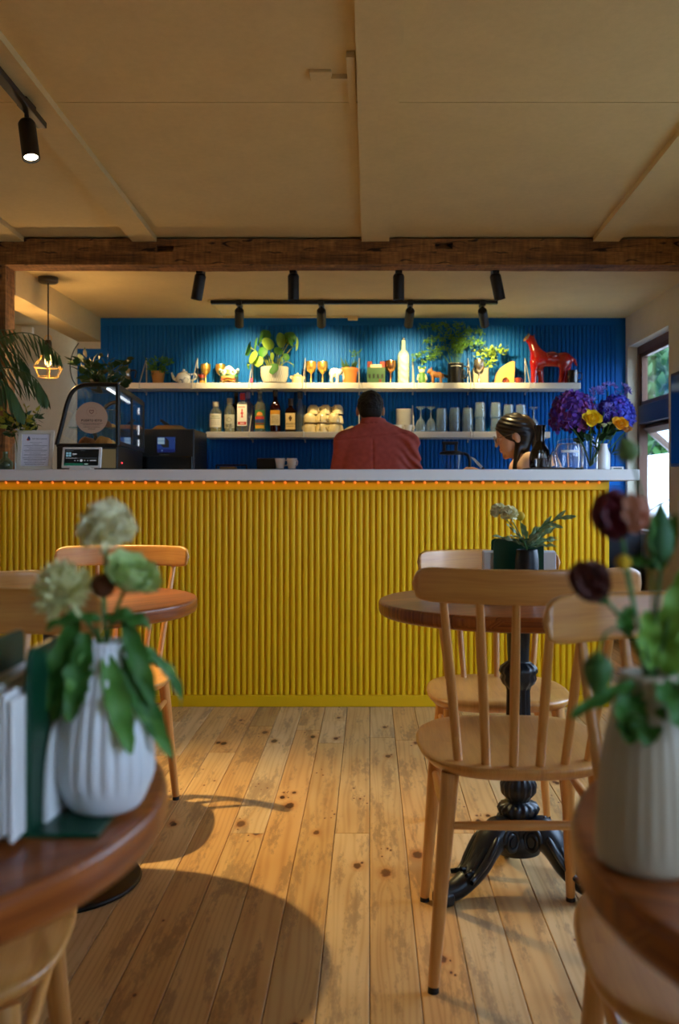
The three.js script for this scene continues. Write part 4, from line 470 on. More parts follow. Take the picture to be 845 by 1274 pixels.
// cream mugs turned upside down and stacked
{
  const make = (label) => { const t = thing('cream_mug', label, 'mug', [0, 0, 0], 0, 'cream mugs stacked on the lower shelf'); obj('cup', la([[0.042, 0], [0.0435, 0.004], [0.042, 0.03], [0.036, 0.052], [0.026, 0.062], [0.024, 0.066], [0.001, 0.066], [0.001, 0.06], [0.022, 0.058], [0.033, 0.049], [0.039, 0.029], [0.04, 0.001], [0.042, 0]], 30), mCream, t); obj('handle', tube([[0.04, 0.018, 0], [0.06, 0.02, 0], [0.057, 0.045, 0], [0.036, 0.048, 0]], 0.0045, 14, 7), mCream, t); return t; };
  let first; const spots = []; for (const [i, x] of [-0.422, -0.336, -0.25].entries()) for (const [r, dz] of [[0, 0.05], [1, -0.04]]) for (let k = 0; k < (r ? 3 : 2); k++) spots.push([x + (r ? 0.02 : 0), k * 0.0665, dz, [2.6, -1.4, -0.6][i] + r * 0.7, ['bottom', 'upper', 'topmost'][k] + ' upturned cream mug ' + ['next to the bottles', 'in the middle of the mugs', 'nearest the man'][i] + (r ? ', back row' : ', front row')]);
  for (const [x, y, dz, a, label] of spots) { const p = [x, YL + y, -DS + dz]; if (!first) { first = make(label); first.position.set(...p); first.rotation.y = a; } else dup(first, p, a, label); }
  for (const [x, y, z, a, label] of [[-0.155, 0.046, 0.055, 0.5, 'tilted cream mug leaning on the mug stack'], [-0.105, 0.046, -0.02, 0.45, 'tilted cream mug behind the man\'s shoulder']]) { const c = dup(first, [x, YL + y - 0.02, -DS + z], 3.0, label); c.rotation.z = a; c.rotation.order = 'YXZ'; }
}
{ // saucers, small cups
  const g = la([[0.001, 0], [0.036, 0], [0.038, 0.003], [0.06, 0.009], [0.0605, 0.0105], [0.036, 0.005], [0.001, 0.005]], 32);
  for (let k = 0; k < 15; k++) solo('saucer', 'white saucer in the stack beside the shelf bracket', 'saucer', [g.clone()], mPorcelain, lo(0.245, -0.02).map((v, i) => i === 1 ? v + k * 0.0112 : v), 0, 'stack of white saucers');
  const cup = la([[0.001, 0], [0.02, 0], [0.031, 0.05], [0.028, 0.05], [0.018, 0.004], [0.001, 0.004]], 24); [[0.272, 0.075, 'small white cup before the saucers, nearest the bracket'], [0.2, 0.075, 'small white cup before the saucers, nearest the man'], [0.14, 0.03, 'small white cup just over the man\'s shoulder']].forEach(([x, z, l]) => { const t = thing('small_cup', l, 'cup', lo(x, z), 0, 'small white cups'); obj('cup', cup, mPorcelain, t); obj('handle', tube([[0.029, 0.042, 0], [0.042, 0.04, 0], [0.04, 0.02, 0], [0.024, 0.016, 0]], 0.003, 12, 6), mPorcelain, t); });
}
const mBarGlass = MP(0xd4e6f2, 0.05, { transmission: 0.86, thickness: 0, ior: 1.5 });
{ // glasses: two upturned coupes, then stacks of tumblers
  const stemG = la([[0.036, 0], [0.038, 0.006], [0.036, 0.05], [0.024, 0.085], [0.007, 0.1], [0.005, 0.12], [0.006, 0.155], [0.036, 0.177], [0.036, 0.18], [0.006, 0.168], [0.003, 0.15], [0.0025, 0.11], [0.022, 0.082], [0.0335, 0.05], [0.0355, 0.006], [0.036, 0]], 28);
  [[0.36, 'upturned stemmed glass next to the saucers'], [0.433, 'upturned stemmed glass next to the tumblers']].forEach(([x, l]) => solo('stemmed_glass', l, 'glass', [stemG.clone()], mBarGlass, lo(x, 0.04), 0, 'upturned stemmed glasses'));
  solo('stemmed_glass', 'lone stemmed glass near the end of the lower shelf', 'glass', [stemG.clone()], mBarGlass, lo(1.165, 0.0), 0, 'upturned stemmed glasses');
  const tum = la([[0.039, 0], [0.0395, 0.004], [0.034, 0.1], [0.032, 0.104], [0.001, 0.104], [0.001, 0.094], [0.031, 0.093], [0.037, 0.001], [0.039, 0]], 26);
  const names = ['next to the stemmed glasses', 'second from the stemmed glasses', 'third from the stemmed glasses', 'by the bracket above the woman', 'second from the bracket above the woman', 'just above the woman\'s hair', 'above the woman\'s ponytail'];
  [[0.507, 3, 0.032], [0.598, 3, 0.034], [0.69, 3, 0.034], [0.778, 2, 0.105], [0.889, 2, 0.105], [0.98, 2, 0.09], [1.066, 2, 0.09]].forEach(([x, n, dy], i) => { for (const dz of [0.045, -0.045]) for (let k = 0; k < n; k++) solo('tumbler', ['bottom', 'second', 'third'][k] + ' glass tumbler of the ' + (dz > 0 ? 'front' : 'rear') + ' stack ' + names[i], 'glass', [tum.clone()], mBarGlass, lo(x + (dz < 0 ? 0.012 : 0), dz).map((v, q) => q === 1 ? v + k * dy : v), 0, 'tumblers stacked on the lower shelf'); });
}

// ------------------------------------------------------------------ behind the counter
{ const t = thing('back_counter', 'low worktop under the shelves behind the bar', 'counter', [0, 0, -6.9]); obj('cabinet', bx(3.4, 0.9, 0.55, 0.1, 0.45, 0), M(0x22303f, 0.6), t); obj('worktop', rb(3.4, 0.04, 0.58, 0.004, 0.1, 0.92, 0.01), mSlab, t); }
{ const t = thing('side_counter', 'side counter carrying the pastry display case', 'counter', [-1.62, 0, -5.8]); obj('cabinet', bx(0.5, 1.05, 1.08, 0, 0.525, 0), mYellow, t); obj('worktop', rb(0.56, 0.05, 1.12, 0.004, 0, 1.075, 0), mSlab, t); }
{ // pastry display case, its curved end towards the tables
  const t = thing('display_case', 'black framed pastry display case with a curved glass front', 'display case', [-1.332, 1.1, -5.27], 0.103);
  const W = 0.315, L = 1.06, H = 0.46, base = 0.14;
  const end = [[-W, base], [-W + 0.03, 0.26], [-W + 0.058, 0.37], [-W + 0.085, 0.425], [-W + 0.125, 0.452], [-W + 0.19, H], [0, H]];
  obj('base', rb(W, base, L, 0.006, -W / 2, base / 2, -L / 2), mBlack, t);
  for (const z of [0, -L]) obj('end_frame', [tube(end.map(([x, y]) => [x, y, z]), 0.012, 40, 8), rod([0, base, z], [0, H, z], 0.012), rod([-W, base, z], [0, base, z], 0.01)], mBlack, t);
  const s = new THREE.Shape(end.map(([x, y]) => new THREE.Vector2(x, y)).concat([new THREE.Vector2(0, base)])); for (const z of [-0.004, -L + 0.004]) obj('end_glass', new THREE.ShapeGeometry(s, 16).translate(0, 0, z), mGlass, t);
  const cv = new THREE.CatmullRomCurve3(end.map(([x, y]) => V(x, y, 0))); obj('curved_glass', surf((u, v) => { const p = cv.getPointAt(u * 0.93); return [p.x, p.y, -v * L]; }, 24, 1), mGlass, t);
  obj('top_rail', rb(0.1, 0.018, L, 0.004, -0.05, H + 0.002, -L / 2), mBlack, t);
  for (const [z0, z1] of [[0.0, -0.52], [-0.5, -L]]) { const d = obj('sliding_door', [rb(0.012, 0.022, z0 - z1, 0.002, 0.004, base + 0.012, (z0 + z1) / 2), rb(0.012, 0.022, z0 - z1, 0.002, 0.004, H - 0.014, (z0 + z1) / 2), rb(0.012, H - base, 0.022, 0.002, 0.004, (H + base) / 2, z0 - 0.012), rb(0.012, H - base, 0.022, 0.002, 0.004, (H + base) / 2, z1 + 0.012)], mBlack, t); obj('pane', bx(0.003, H - base - 0.03, z0 - z1 - 0.03, 0.004, (H + base) / 2, (z0 + z1) / 2), mGlass, d); }
  for (const [y, w] of [[0.235, 0.24], [0.33, 0.2]]) obj('glass_shelf', rb(w, 0.006, L - 0.06, 0.001, -w / 2 - 0.02, y, -L / 2), MP(0xcfe6ee, 0.05, { transmission: 0.8, thickness: 0 }), t);
  obj('steel_back', bx(W - 0.05, 0.004, L - 0.05, -W / 2, base + 0.004, -L / 2), mChrome, t);
  obj('light_strip', [bx(0.006, 0.04, 0.01, -0.02, 0.2, -L + 0.03), bx(0.006, 0.06, 0.01, -0.02, 0.28, -L + 0.03), bx(0.006, 0.04, 0.01, -0.02, 0.4, -L + 0.03), bx(0.012, 0.006, L - 0.1, -0.06, H - 0.016, -L / 2)], M(0xffffff, 0.4, { emissive: new THREE.Color().setRGB(0.8, 0.9, 1), emissiveIntensity: 2.5 }), t);
  const l = new THREE.RectAreaLight(new THREE.Color().setRGB(0.8, 0.9, 1), 4, 0.02, L - 0.1); l.position.set(-0.06, H - 0.021, -L / 2); l.rotation.x = -Math.PI / 2; t.add(l); obj('power_light', sp(0.005, 0.001, 0.05, -0.14, 10), M(0x300000, 0.4, { emissive: new THREE.Color().setRGB(1, 0.05, 0.08), emissiveIntensity: 2 }), t);
  const sticker = canvas(256, 256, (c) => { c.fillStyle = '#c9a58a'; c.fillRect(0, 0, 256, 256); c.strokeStyle = '#6b2f24'; c.lineWidth = 4; c.beginPath(); c.moveTo(128, 96); c.bezierCurveTo(100, 76, 112, 58, 128, 72); c.bezierCurveTo(144, 58, 156, 76, 128, 96); c.stroke(); c.fillStyle = '#6b2f24'; for (let k = 0; k < 18; k++) { const a = k / 18 * 6.283; c.fillRect(128 + Math.cos(a) * 40 - 1, 80 + Math.sin(a) * 36 - 1, 3, 3); } c.fillStyle = '#3a2a24'; c.font = 'bold 26px sans-serif'; c.textAlign = 'center'; c.fillText('PUERTO KITO', 128, 160); c.fillRect(40, 172, 176, 3); c.fillRect(58, 184, 140, 3); c.font = '13px serif'; c.fillText('Cafetería y Pastelería', 128, 208); c.fillText('artesanal', 128, 224); });
  obj('round_sticker', orient(cy(0.083, 0.083, 0.0015, 0, 0, 0, 48), [-0.135, 0.285, 0.004], [0, 0, 1], Math.PI / 2), [M(0xc9a58a, 0.7), M(0xffffff, 0.7, { map: sticker }), M(0xc9a58a, 0.7)], t);
  obj('paper_notice', bx(0.2, 0.1, 0.001, -0.11, 0.07, 0.003), M(0xa08a5c, 0.8), t);
  // pastries inside
  for (const [x, y, z, c] of [[-0.1, 0.145, -0.15, 0xb97a34], [-0.2, 0.145, -0.22, 0x8a4f20], [-0.12, 0.145, -0.42, 0xd9b06a], [-0.11, 0.239, -0.2, 0x6a3a1a], [-0.12, 0.239, -0.45, 0xc98f4a], [-0.13, 0.145, -0.7, 0x7a4a24]]) { const p = solo('pastry', { 0xb97a34: 'golden bun', 0x8a4f20: 'brown bun', 0xd9b06a: 'pale sugary bun', 0x6a3a1a: 'dark chocolate bun', 0xc98f4a: 'tan bun', 0x7a4a24: 'nut brown bun' }[c] + (y > 0.2 ? ' on the raised glass shelf of the display case' : ' on the floor of the display case'), 'pastry', [sdf((a, b, d) => Math.max(ell(a, b, d, [0, 0.01, 0], [0.048, 0.04, 0.04]) + 0.003 * Math.sin(a * 120), -b), [-0.06, -0.01, -0.06], [0.06, 0.06, 0.06], 0.007)], M(c, 0.7), [0, 0, 0], 0, 'pastries in the display case'); const w = V(x, y, z).applyAxisAngle(Yax, 0.103).add(V(-1.332, 1.1, -5.27)); p.position.copy(w); }
}
{ const t = thing('trailing_plant', 'dark leafy trailing plant on top of the display case', 'potted plant', [-1.55, 1.562, -5.75]); obj('pot', la([[0.001, 0], [0.05, 0], [0.065, 0.075], [0.06, 0.075], [0.001, 0.06]], 24), M(0x1c1a18, 0.7), t); obj('foliage', [tuft(130, 0.14, 0.17, 0.07, 0.035, 0.05), T(tuft(40, 0.05, 0.1, 0.06, 0.03, 0), 0.1, 0.02, 0.1)], mLeafDark, t); }
{ // compact oven with a lit screen
  const t = thing('countertop_oven', 'black countertop oven with a small lit blue screen', 'oven', [-1.306, 0.94, -6.4]); obj('body', rb(0.362, 0.452, 0.5, 0.012, 0, 0.228, -0.25), mBlack, t); obj('door', rb(0.34, 0.24, 0.02, 0.006, 0, 0.16, 0.006), M(0x080808, 0.25), t); obj('vent_slots', Array.from({ length: 6 }, (_, k) => bx(0.002, 0.008, 0.2, 0.182, 0.3 + k * 0.02, -0.28)), mBlackMetal, t);
  const scr = canvas(128, 96, (c) => { c.fillStyle = '#2a4da0'; c.fillRect(0, 0, 128, 96); c.fillStyle = '#bfe0f4'; c.fillRect(4, 4, 48, 40); c.fillStyle = '#7fb4d8'; c.fillRect(4, 22, 48, 5); c.fillStyle = '#2c2c28'; c.beginPath(); c.moveTo(58, 0); c.lineTo(84, 24); c.lineTo(84, 66); c.lineTo(44, 66); c.lineTo(22, 46); c.lineTo(56, 46); c.fill(); c.fillStyle = '#1c2a7c'; c.fillRect(0, 76, 128, 20); c.fillStyle = '#7fa0e0'; c.fillRect(30, 80, 10, 10); });
  obj('screen', bx(0.115, 0.098, 0.004, 0.0, 0.352, 0.004), M(0x050505, 0.3, { emissive: 0xffffff, emissiveMap: scr, emissiveIntensity: 0.35 }), t); const ll = new THREE.RectAreaLight(0x5a86e0, 0.15, 0.11, 0.09); ll.position.set(0, 0.352, 0.012); ll.rotation.y = Math.PI; t.add(ll);
  obj('brand_plate', bx(0.1, 0.014, 0.002, 0.0, 0.288, 0.002), M(0xffffff, 0.5, { map: canvas(160, 24, (c) => { c.fillStyle = '#0c0c0c'; c.fillRect(0, 0, 160, 24); c.fillStyle = '#8f8878'; c.font = '18px sans-serif'; c.fillText('TurboPanini', 8, 18); }) }), t); obj('handle', rod([0.195, 0.09, -0.05], [0.215, 0.12, -0.05], 0.006), mChrome, t); }
{ const t = thing('wooden_peel', 'wooden board with a black handle lying on the oven', 'board', [-1.33, 1.397, -6.6]); obj('board', loft((a) => [Math.cos(a) * 0.115 * (1 + 0.04 * Math.cos(3 * a)), Math.sin(a) * 0.09], [[0.001, 0], [0.98, 0], [1, 0.006], [0.7, 0.03], [0.001, 0.033]], 40), M(0x8f6d3c, 0.7), t); obj('handle', rod([0.0, 0.03, 0.02], [-0.04, 0.062, 0.06], 0.012, 0.009), mBlack, t); }
{ // espresso machine, only its top shows over the counter
  const t = thing('espresso_machine', 'black espresso machine with its cup tray just showing', 'coffee machine', [-0.75, 0.94, -6.75]); obj('body', [rb(0.56, 0.2, 0.42, 0.02, 0, 0.1, 0)], mBlack, t); obj('cup_rail', [rod([-0.26, 0.225, 0.19], [-0.06, 0.225, 0.19], 0.005), rod([-0.26, 0.2, 0.19], [-0.26, 0.225, 0.19], 0.005), rod([-0.06, 0.2, 0.19], [-0.06, 0.225, 0.19], 0.005)], mBlackMetal, t); obj('wooden_tray', rb(0.1, 0.016, 0.12, 0.003, -0.2, 0.209, 0.05), M(0x8f6f40, 0.7), t); obj('top_tank', rb(0.13, 0.075, 0.16, 0.01, 0.06, 0.236, 0.02), M(0x14110f, 0.3), t); }
{ const g = la([[0.001, 0], [0.024, 0], [0.0355, 0.068], [0.0325, 0.068], [0.021, 0.004], [0.001, 0.004]], 26); [[-0.592, 'white cup on the coffee machine, handle turned away'], [-0.515, 'white cup on the coffee machine beside the man']].forEach(([x, l], i) => { const t = thing('coffee_cup', l, 'cup', [x, 1.142, -6.6], 0, 'white cups on the coffee machine'); obj('cup', g, mPorcelain, t); obj('handle', tube([[0.033, 0.056, 0], [0.05, 0.052, 0], [0.047, 0.025, 0], [0.028, 0.02, 0]], 0.0035, 12, 6), mPorcelain, t); t.rotation.y = -0.7 * i; }); }
{ const t = thing('blender_jug', 'glass jug with a black lid and handle behind the counter', 'jug', [0.555, 0.94, -6.75]); obj('motor_base', rb(0.17, 0.14, 0.17, 0.02, 0, 0.07, 0), mBlack, t); obj('glass', la([[0.05, 0.14], [0.055, 0.15], [0.075, 0.3]], 28), mThickGlass, t); obj('lid', la([[0.001, 0.325], [0.05, 0.325], [0.08, 0.315], [0.083, 0.3], [0.001, 0.298]], 28), mBlack, t); obj('lid_grip', [rb(0.11, 0.022, 0.03, 0.006, -0.01, 0.378, 0), rb(0.02, 0.05, 0.03, 0.004, -0.05, 0.35, 0), rb(0.02, 0.05, 0.03, 0.004, 0.03, 0.35, 0)], mBlack, t); obj('handle', tube([[0.078, 0.31, 0], [0.115, 0.29, 0], [0.115, 0.2, 0], [0.06, 0.17, 0]], 0.01), mBlack, t); }
// ------------------------------------------------------------------ on the counter
const CT = 1.1;
{ // framed menu card
  const t = thing('menu_frame', 'white framed menu card leaning on the counter', 'picture frame', [-1.615, CT + 0.002, -4.8], 0.05); const h = new THREE.Group(); h.name = 'card_holder'; t.add(h); h.rotation.x = -0.2;
  obj('frame', [rb(0.172, 0.018, 0.014, 0.003, 0, 0.009, 0), rb(0.172, 0.018, 0.014, 0.003, 0, 0.185, 0), rb(0.02, 0.194, 0.014, 0.003, -0.076, 0.097, 0), rb(0.02, 0.194, 0.014, 0.003, 0.076, 0.097, 0)], M(0xd8d4c4, 0.6), h);
  const tx = canvas(256, 320, (c) => { c.fillStyle = '#dfdfea'; c.fillRect(0, 0, 256, 320); c.fillStyle = '#20406e'; c.beginPath(); c.moveTo(62, 20); c.bezierCurveTo(84, 50, 80, 66, 62, 66); c.bezierCurveTo(42, 66, 44, 46, 62, 20); c.fill(); c.fillStyle = '#a8322a'; c.beginPath(); c.arc(54, 56, 10, 0, 7); c.fill(); c.fillStyle = '#555b70'; c.font = '22px sans-serif'; c.fillText('IVV Manantial', 90, 56); c.fillStyle = '#8a8c9c'; const w = [110, 60, 210, 160, 120, 210, 190, 100, 200, 120, 220, 200, 130, 190, 170]; w.forEach((q, i) => c.fillRect(128 - q / 2, 84 + i * 15, q, 3 + (i % 3))); });
  obj('menu_sheet', bx(0.136, 0.162, 0.003, 0, 0.097, 0.001), M(0xffffff, 0.8, { map: tx }), h); obj('backing', bx(0.16, 0.185, 0.004, 0, 0.097, -0.006), M(0x6a5a44, 0.8), h); obj('prop', rod([0, 0.12, -0.008], [0, 0.025, -0.085], 0.004), mBlack, h); }
{ const t = thing('tablet', 'white tablet stand showing a dark music screen', 'tablet', [-1.372, CT, -4.74], -0.03); obj('foot', rb(0.1, 0.012, 0.07, 0.004, 0, 0.006, -0.01), mWhite, t); const h = new THREE.Group(); h.name = 'display'; t.add(h); h.position.set(0, 0.008, 0.0); h.rotation.x = -0.2; obj('bezel', rb(0.19, 0.102, 0.012, 0.006, 0, 0.052, 0, 3), mWhite, h);
  const tx = canvas(320, 170, (c) => { c.fillStyle = '#0b1014'; c.fillRect(0, 0, 320, 170); c.fillStyle = '#8fc4d8'; c.fillRect(14, 32, 22, 22); c.fillRect(40, 32, 22, 22); c.fillRect(14, 58, 22, 20); c.fillRect(40, 58, 22, 20); c.fillStyle = '#e8eef2'; c.fillRect(74, 46, 40, 9); c.fillStyle = '#7a858c'; c.fillRect(74, 62, 22, 5); c.fillRect(12, 12, 70, 5); c.fillRect(150, 12, 40, 5); c.fillRect(12, 92, 296, 3); c.fillStyle = '#e8eef2'; c.fillRect(12, 92, 110, 3); c.beginPath(); c.arc(160, 118, 13, 0, 7); c.fill(); for (const x of [100, 128, 192, 220]) c.fillRect(x - 4, 114, 9, 8); c.fillRect(240, 114, 60, 7); c.fillStyle = '#1f6a52'; c.fillRect(0, 146, 180, 24); c.fillStyle = '#b8e0d0'; c.fillRect(190, 150, 36, 10); });
  obj('screen', bx(0.164, 0.08, 0.002, 0, 0.052, 0.0062), M(0x050505, 0.2, { emissive: 0xffffff, emissiveMap: tx, emissiveIntensity: 0.45 }), h); const l = new THREE.RectAreaLight(0x9fc4d8, 0.06, 0.16, 0.08); l.position.set(0, 0.052, 0.014); l.rotation.y = Math.PI; h.add(l); }
{ // bouquet in a jar at the far end, palm beyond it
  const t = thing('glass_jar', 'clear glass jar holding the yellow-green sprigs', 'jar', [-1.725, CT, -4.92]); obj('glass', la([[0.001, 0.003], [0.045, 0], [0.05, 0.008], [0.05, 0.1], [0.035, 0.12], [0.036, 0.135]], 28), mThickGlass, t);
  const b = thing('leafy_sprigs', 'yellow-green leafy sprigs standing in the clear jar', 'sprigs', [-1.725, CT, -4.92]); const P = []; for (let k = 0; k < 8; k++) { const a = k * 0.8; P.push([[Math.cos(a) * 0.012, 0.01, Math.sin(a) * 0.012], [Math.cos(a) * 0.02, 0.14, Math.sin(a) * 0.02], [Math.cos(a) * 0.08 + (k % 3) * 0.02, 0.24 + (k % 4) * 0.025, Math.sin(a) * 0.07]]); } obj('stems', stems(P, 0.002), mStem, b); obj('leaves', [T(tuft(90, 0.12, 0.1, 0.05, 0.026, 0), 0, 0.16, 0)], mLeafDark, b); obj('pale_leaves', [T(tuft(45, 0.14, 0.12, 0.045, 0.024, 0), 0.01, 0.17, 0.03)], leafy(0xa8a832), b); }
{ const t = thing('glass_bottle', 'small round glass bottle behind the menu frame', 'bottle', [-1.74, CT, -4.76]); obj('glass', la([[0.001, 0.003], [0.03, 0], [0.036, 0.02], [0.034, 0.04], [0.014, 0.058], [0.012, 0.085], [0.015, 0.088]], 24), MP(0xb4cfa8, 0.05, { transmission: 0.9, thickness: 0 }), t); obj('glass_ball', sp(0.022, 0, 0.025, 0), MP(0x2d4a34, 0.1, { transmission: 0.4, thickness: 0 }), t); }
{ // palm with arching fronds, its pot stands on the counter just out of view
  const t = thing('potted_palm', 'arching palm with long dark green leaflets', 'potted plant', [-2.09, CT, -4.98]); obj('pot', la([[0.001, 0], [0.08, 0], [0.1, 0.17], [0.094, 0.17], [0.001, 0.15]], 32), mTerra, t);
  const fr = [[[0, 0.15, 0], [0.08, 0.5, 0.0], [0.29, 0.67, 0.04], [0.44, 0.67, 0.06], [0.57, 0.56, 0.08]], [[0, 0.15, 0], [0.1, 0.4, 0.08], [0.3, 0.5, 0.12], [0.45, 0.46, 0.14], [0.53, 0.36, 0.16]], [[0, 0.15, 0], [0.08, 0.36, 0.12], [0.22, 0.46, 0.18], [0.36, 0.4, 0.2], [0.43, 0.28, 0.2]], [[0, 0.15, 0], [-0.1, 0.5, 0.02], [-0.3, 0.6, 0], [-0.45, 0.5, 0]], [[0, 0.15, 0], [0.03, 0.5, -0.1], [0.1, 0.72, -0.2], [0.22, 0.75, -0.28]], [[0, 0.15, 0], [0.06, 0.42, 0.02], [0.2, 0.58, 0.02], [0.33, 0.58, 0.02], [0.4, 0.5, 0.02]]];
  for (const P of fr) { const g = [sweep(P, [0.006, 0.004, 0.0015], 24, 6)], c = new THREE.CatmullRomCurve3(P.map((p) => V(...p))); for (let k = 0; k < 22; k++) for (const s of [-1, 1]) { const u = lerp(0.36, 0.99, k / 21), q = c.getPointAt(u), d = c.getTangentAt(u), len = 0.19 * Math.pow(Math.sin(Math.PI * lerp(0.25, 0.93, k / 21)), 0.6); const dir = [d.x * 0.75 + rr(-0.1, 0.1), d.y * 0.5 - 0.85 - rr(0, 0.35), s * 0.55 + rr(-0.1, 0.1)]; g.push(orient(blade({ len, wid: 0.027, prof: (x) => Math.pow(Math.sin(Math.PI * Math.min(0.99, 0.1 + x * 0.9)), 0.8), bend: 0.3, cup: 0.3, nu: 2, nv: 6 }), [q.x, q.y, q.z], dir, s > 0 ? 0.4 : 2.7)); } obj('frond', g, mPalm, t); } }
solo('alarm_sensor', 'small white sensor box high on the far wall', 'sensor', [rb(0.085, 0.055, 0.04, 0.008)], mWhite, [-2.565, 2.195, -7.475]);
solo('hanging_cable', 'thin dark cable looping down beside the blue panelling', 'cable', [tube([[-2.1, 2.06, -7.19], [-2.13, 2.0, -7.17], [-2.155, 1.9, -7.17], [-2.14, 1.8, -7.17], [-2.11, 1.75, -7.17]], 0.004)], mBlack);
{ const t = thing('amber_carafe', 'dark amber glass carafe with a long neck', 'carafe', [0.838, CT + 0.013, -4.9]); obj('glass', la([[0.001, 0.002], [0.048, 0], [0.053, 0.008], [0.053, 0.05], [0.045, 0.085], [0.026, 0.115], [0.021, 0.135], [0.023, 0.17], [0.03, 0.21], [0.028, 0.21]], 36), MP(0x3a2612, 0.12, { transmission: 0.55, thickness: 0 }), t); obj('coffee', la([[0.001, 0.004], [0.05, 0.006], [0.05, 0.05], [0.043, 0.082], [0.001, 0.084]], 32), M(0x140a05, 0.4), t); }
{ const t = thing('serving_tray', 'thin dark wooden tray under the glass bottles', 'tray', [0.86, CT, -4.83]); obj('board', rb(0.2, 0.012, 0.26, 0.004, 0, 0.006, 0), M(0x2d1d13, 0.5), t); }
{ const t = thing('glass_decanter', 'small square glass decanter on the dark tray', 'bottle', [0.815, CT + 0.012, -4.74]); obj('glass', [rb(0.055, 0.045, 0.05, 0.008, 0, 0.0225, 0), cy(0.011, 0.014, 0.022, 0, 0.056, 0)], mSolidGlass, t); obj('stopper', la([[0.001, 0.064], [0.008, 0.066], [0.014, 0.076], [0.009, 0.084], [0.001, 0.085]], 20), mThickGlass, t); }
{ const t = thing('glass_cloche', 'small conical glass cloche beside the cookie jar', 'cloche', [0.877, CT + 0.012, -4.75]); obj('glass', la([[0.031, 0], [0.03, 0.01], [0.015, 0.06], [0.009, 0.075], [0.001, 0.078], [0.001, 0.0755], [0.007, 0.072], [0.0128, 0.058], [0.0278, 0.008], [0.0285, 0], [0.031, 0]], 28), mSolidGlass, t); obj('knob', sp(0.008, 0, 0.085, 0), mThickGlass, t); }
{ const t = thing('cookie_jar', 'large clear glass jar with a domed knobbed lid', 'jar', [0.965, CT, -4.82]); obj('glass', shell([[0.001, 0.004], [0.05, 0], [0.062, 0.01], [0.07, 0.06], [0.068, 0.1], [0.058, 0.125], [0.054, 0.128]], 0.003, 40), mSolidGlass, t); obj('lid', la([[0.056, 0.128], [0.058, 0.134], [0.05, 0.146], [0.02, 0.154], [0.008, 0.156], [0.012, 0.168], [0.01, 0.176], [0.001, 0.179]], 36), mThickGlass, t); obj('label_band', T(new THREE.CylinderGeometry(0.0708, 0.0708, 0.012, 30, 1, true, -0.75, 1.2), 0, 0.09, 0), M(0xe8e8ea, 0.6, { side: THREE.DoubleSide }), t); }
{ const t = thing('cylinder_glass', 'tall plain glass tumbler between the jar and flower vase', 'glass', [1.02, CT, -4.97]); obj('glass', shell([[0.001, 0.003], [0.03, 0], [0.033, 0.006], [0.035, 0.14]], 0.0025), mSolidGlass, t); }
{ const t = thing('flower_vase', 'clear glass vase holding the purple bouquet', 'vase', [1.078, CT, -4.87]); obj('glass', shell([[0.001, 0.004], [0.034, 0], [0.038, 0.008], [0.04, 0.165]], 0.0025), mSolidGlass, t); }
{ const t = thing('milk_bottle_vase', 'slim white ceramic bottle vase on the counter', 'vase', [1.118, CT, -4.755]); obj('body', la([[0.001, 0], [0.026, 0], [0.03, 0.008], [0.03, 0.075], [0.02, 0.1], [0.016, 0.118], [0.018, 0.126], [0.015, 0.126], [0.012, 0.1], [0.001, 0.09]], 32), mPorcelain, t); }
{ const t = thing('desk_sign', 'small white name sign near the counter end', 'sign', [1.182, CT, -4.76]); obj('block', rb(0.06, 0.016, 0.02, 0.003, 0, 0.008, 0), mWhite, t); obj('print', bx(0.04, 0.005, 0.001, 0, 0.008, 0.0105), M(0x55504a, 0.7), t); }
for (const [x, z, a] of [[0.94, -4.73, 0.4], [0.965, -4.725, 1.7], [0.99, -4.735, 2.6], [1.005, -4.72, 0.9]]) solo('chocolate', 'dark wrapped sweet at the foot of the cookie jar', 'sweet', [rb(0.02, 0.011, 0.014, 0.004, 0, 0.0055, 0)], M(0x14181c, 0.35), [x, CT, z], a, 'wrapped sweets by the cookie jar');
// bouquet: hydrangeas, agapanthus, yellow roses
const floret = (r) => { const g = []; for (let k = 0; k < 4; k++) g.push(orient(blade({ len: r, wid: r * 0.95, prof: (t) => Math.sqrt(Math.sin(Math.PI * Math.min(0.97, t * 0.8 + 0.12))), bend: 0.35, nu: 2, nv: 3 }), [0, 0, 0], [Math.cos(k * 1.571), 0.25, Math.sin(k * 1.571)], 0).rotateY(0)); return merge(g); };
function hydrangea(label, [x, y, z], R, cols, base) {
  const t = thing('hydrangea', label, 'flower', [x, y, z], 0, 'flowers in the counter bouquet'); const fl = floret(R * 0.2), by = cols.map(() => []);
  for (let i = 0; i < 150; i++) { const u = 1 - 2 * (i + 0.5) / 150, a = i * 2.39996, s = Math.sqrt(1 - u * u), d = [s * Math.cos(a), u, s * Math.sin(a)]; if (u < -0.72) continue; const q = R * (0.86 + 0.14 * noise.noise(d[0] * 2, d[1] * 2, d[2] * 2) + rr(-0.05, 0.05)); const k = clamp(Math.floor((0.5 + 0.5 * d[0] * 0.6 + 0.5 * noise.noise(d[0] * 2 + 5, d[1] * 2, d[2] * 2) + rr(-0.15, 0.15)) * cols.length), 0, cols.length - 1); by[k].push(orient(fl.clone(), d.map((v) => v * q), d, rr(0, 6))); }
  by.forEach((g, k) => g.length && obj('florets', g, leafy(cols[k], { roughness: 0.7 }), t)); obj('stem', tube([[0, -R * 0.6, 0], [(base[0] - x) * 0.6, (base[1] - y) * 0.6, (base[2] - z) * 0.6], [base[0] - x, base[1] - y, base[2] - z]], 0.004, 12, 6), mStem, t);
}
const vb = [1.078, CT + 0.02, -4.87];
hydrangea('large plum-purple hydrangea head leaning over the cookie jar', [0.985, 1.372, -4.83], 0.118, [0x7a2f7c, 0x6636a6, 0x8a3a86], vb);
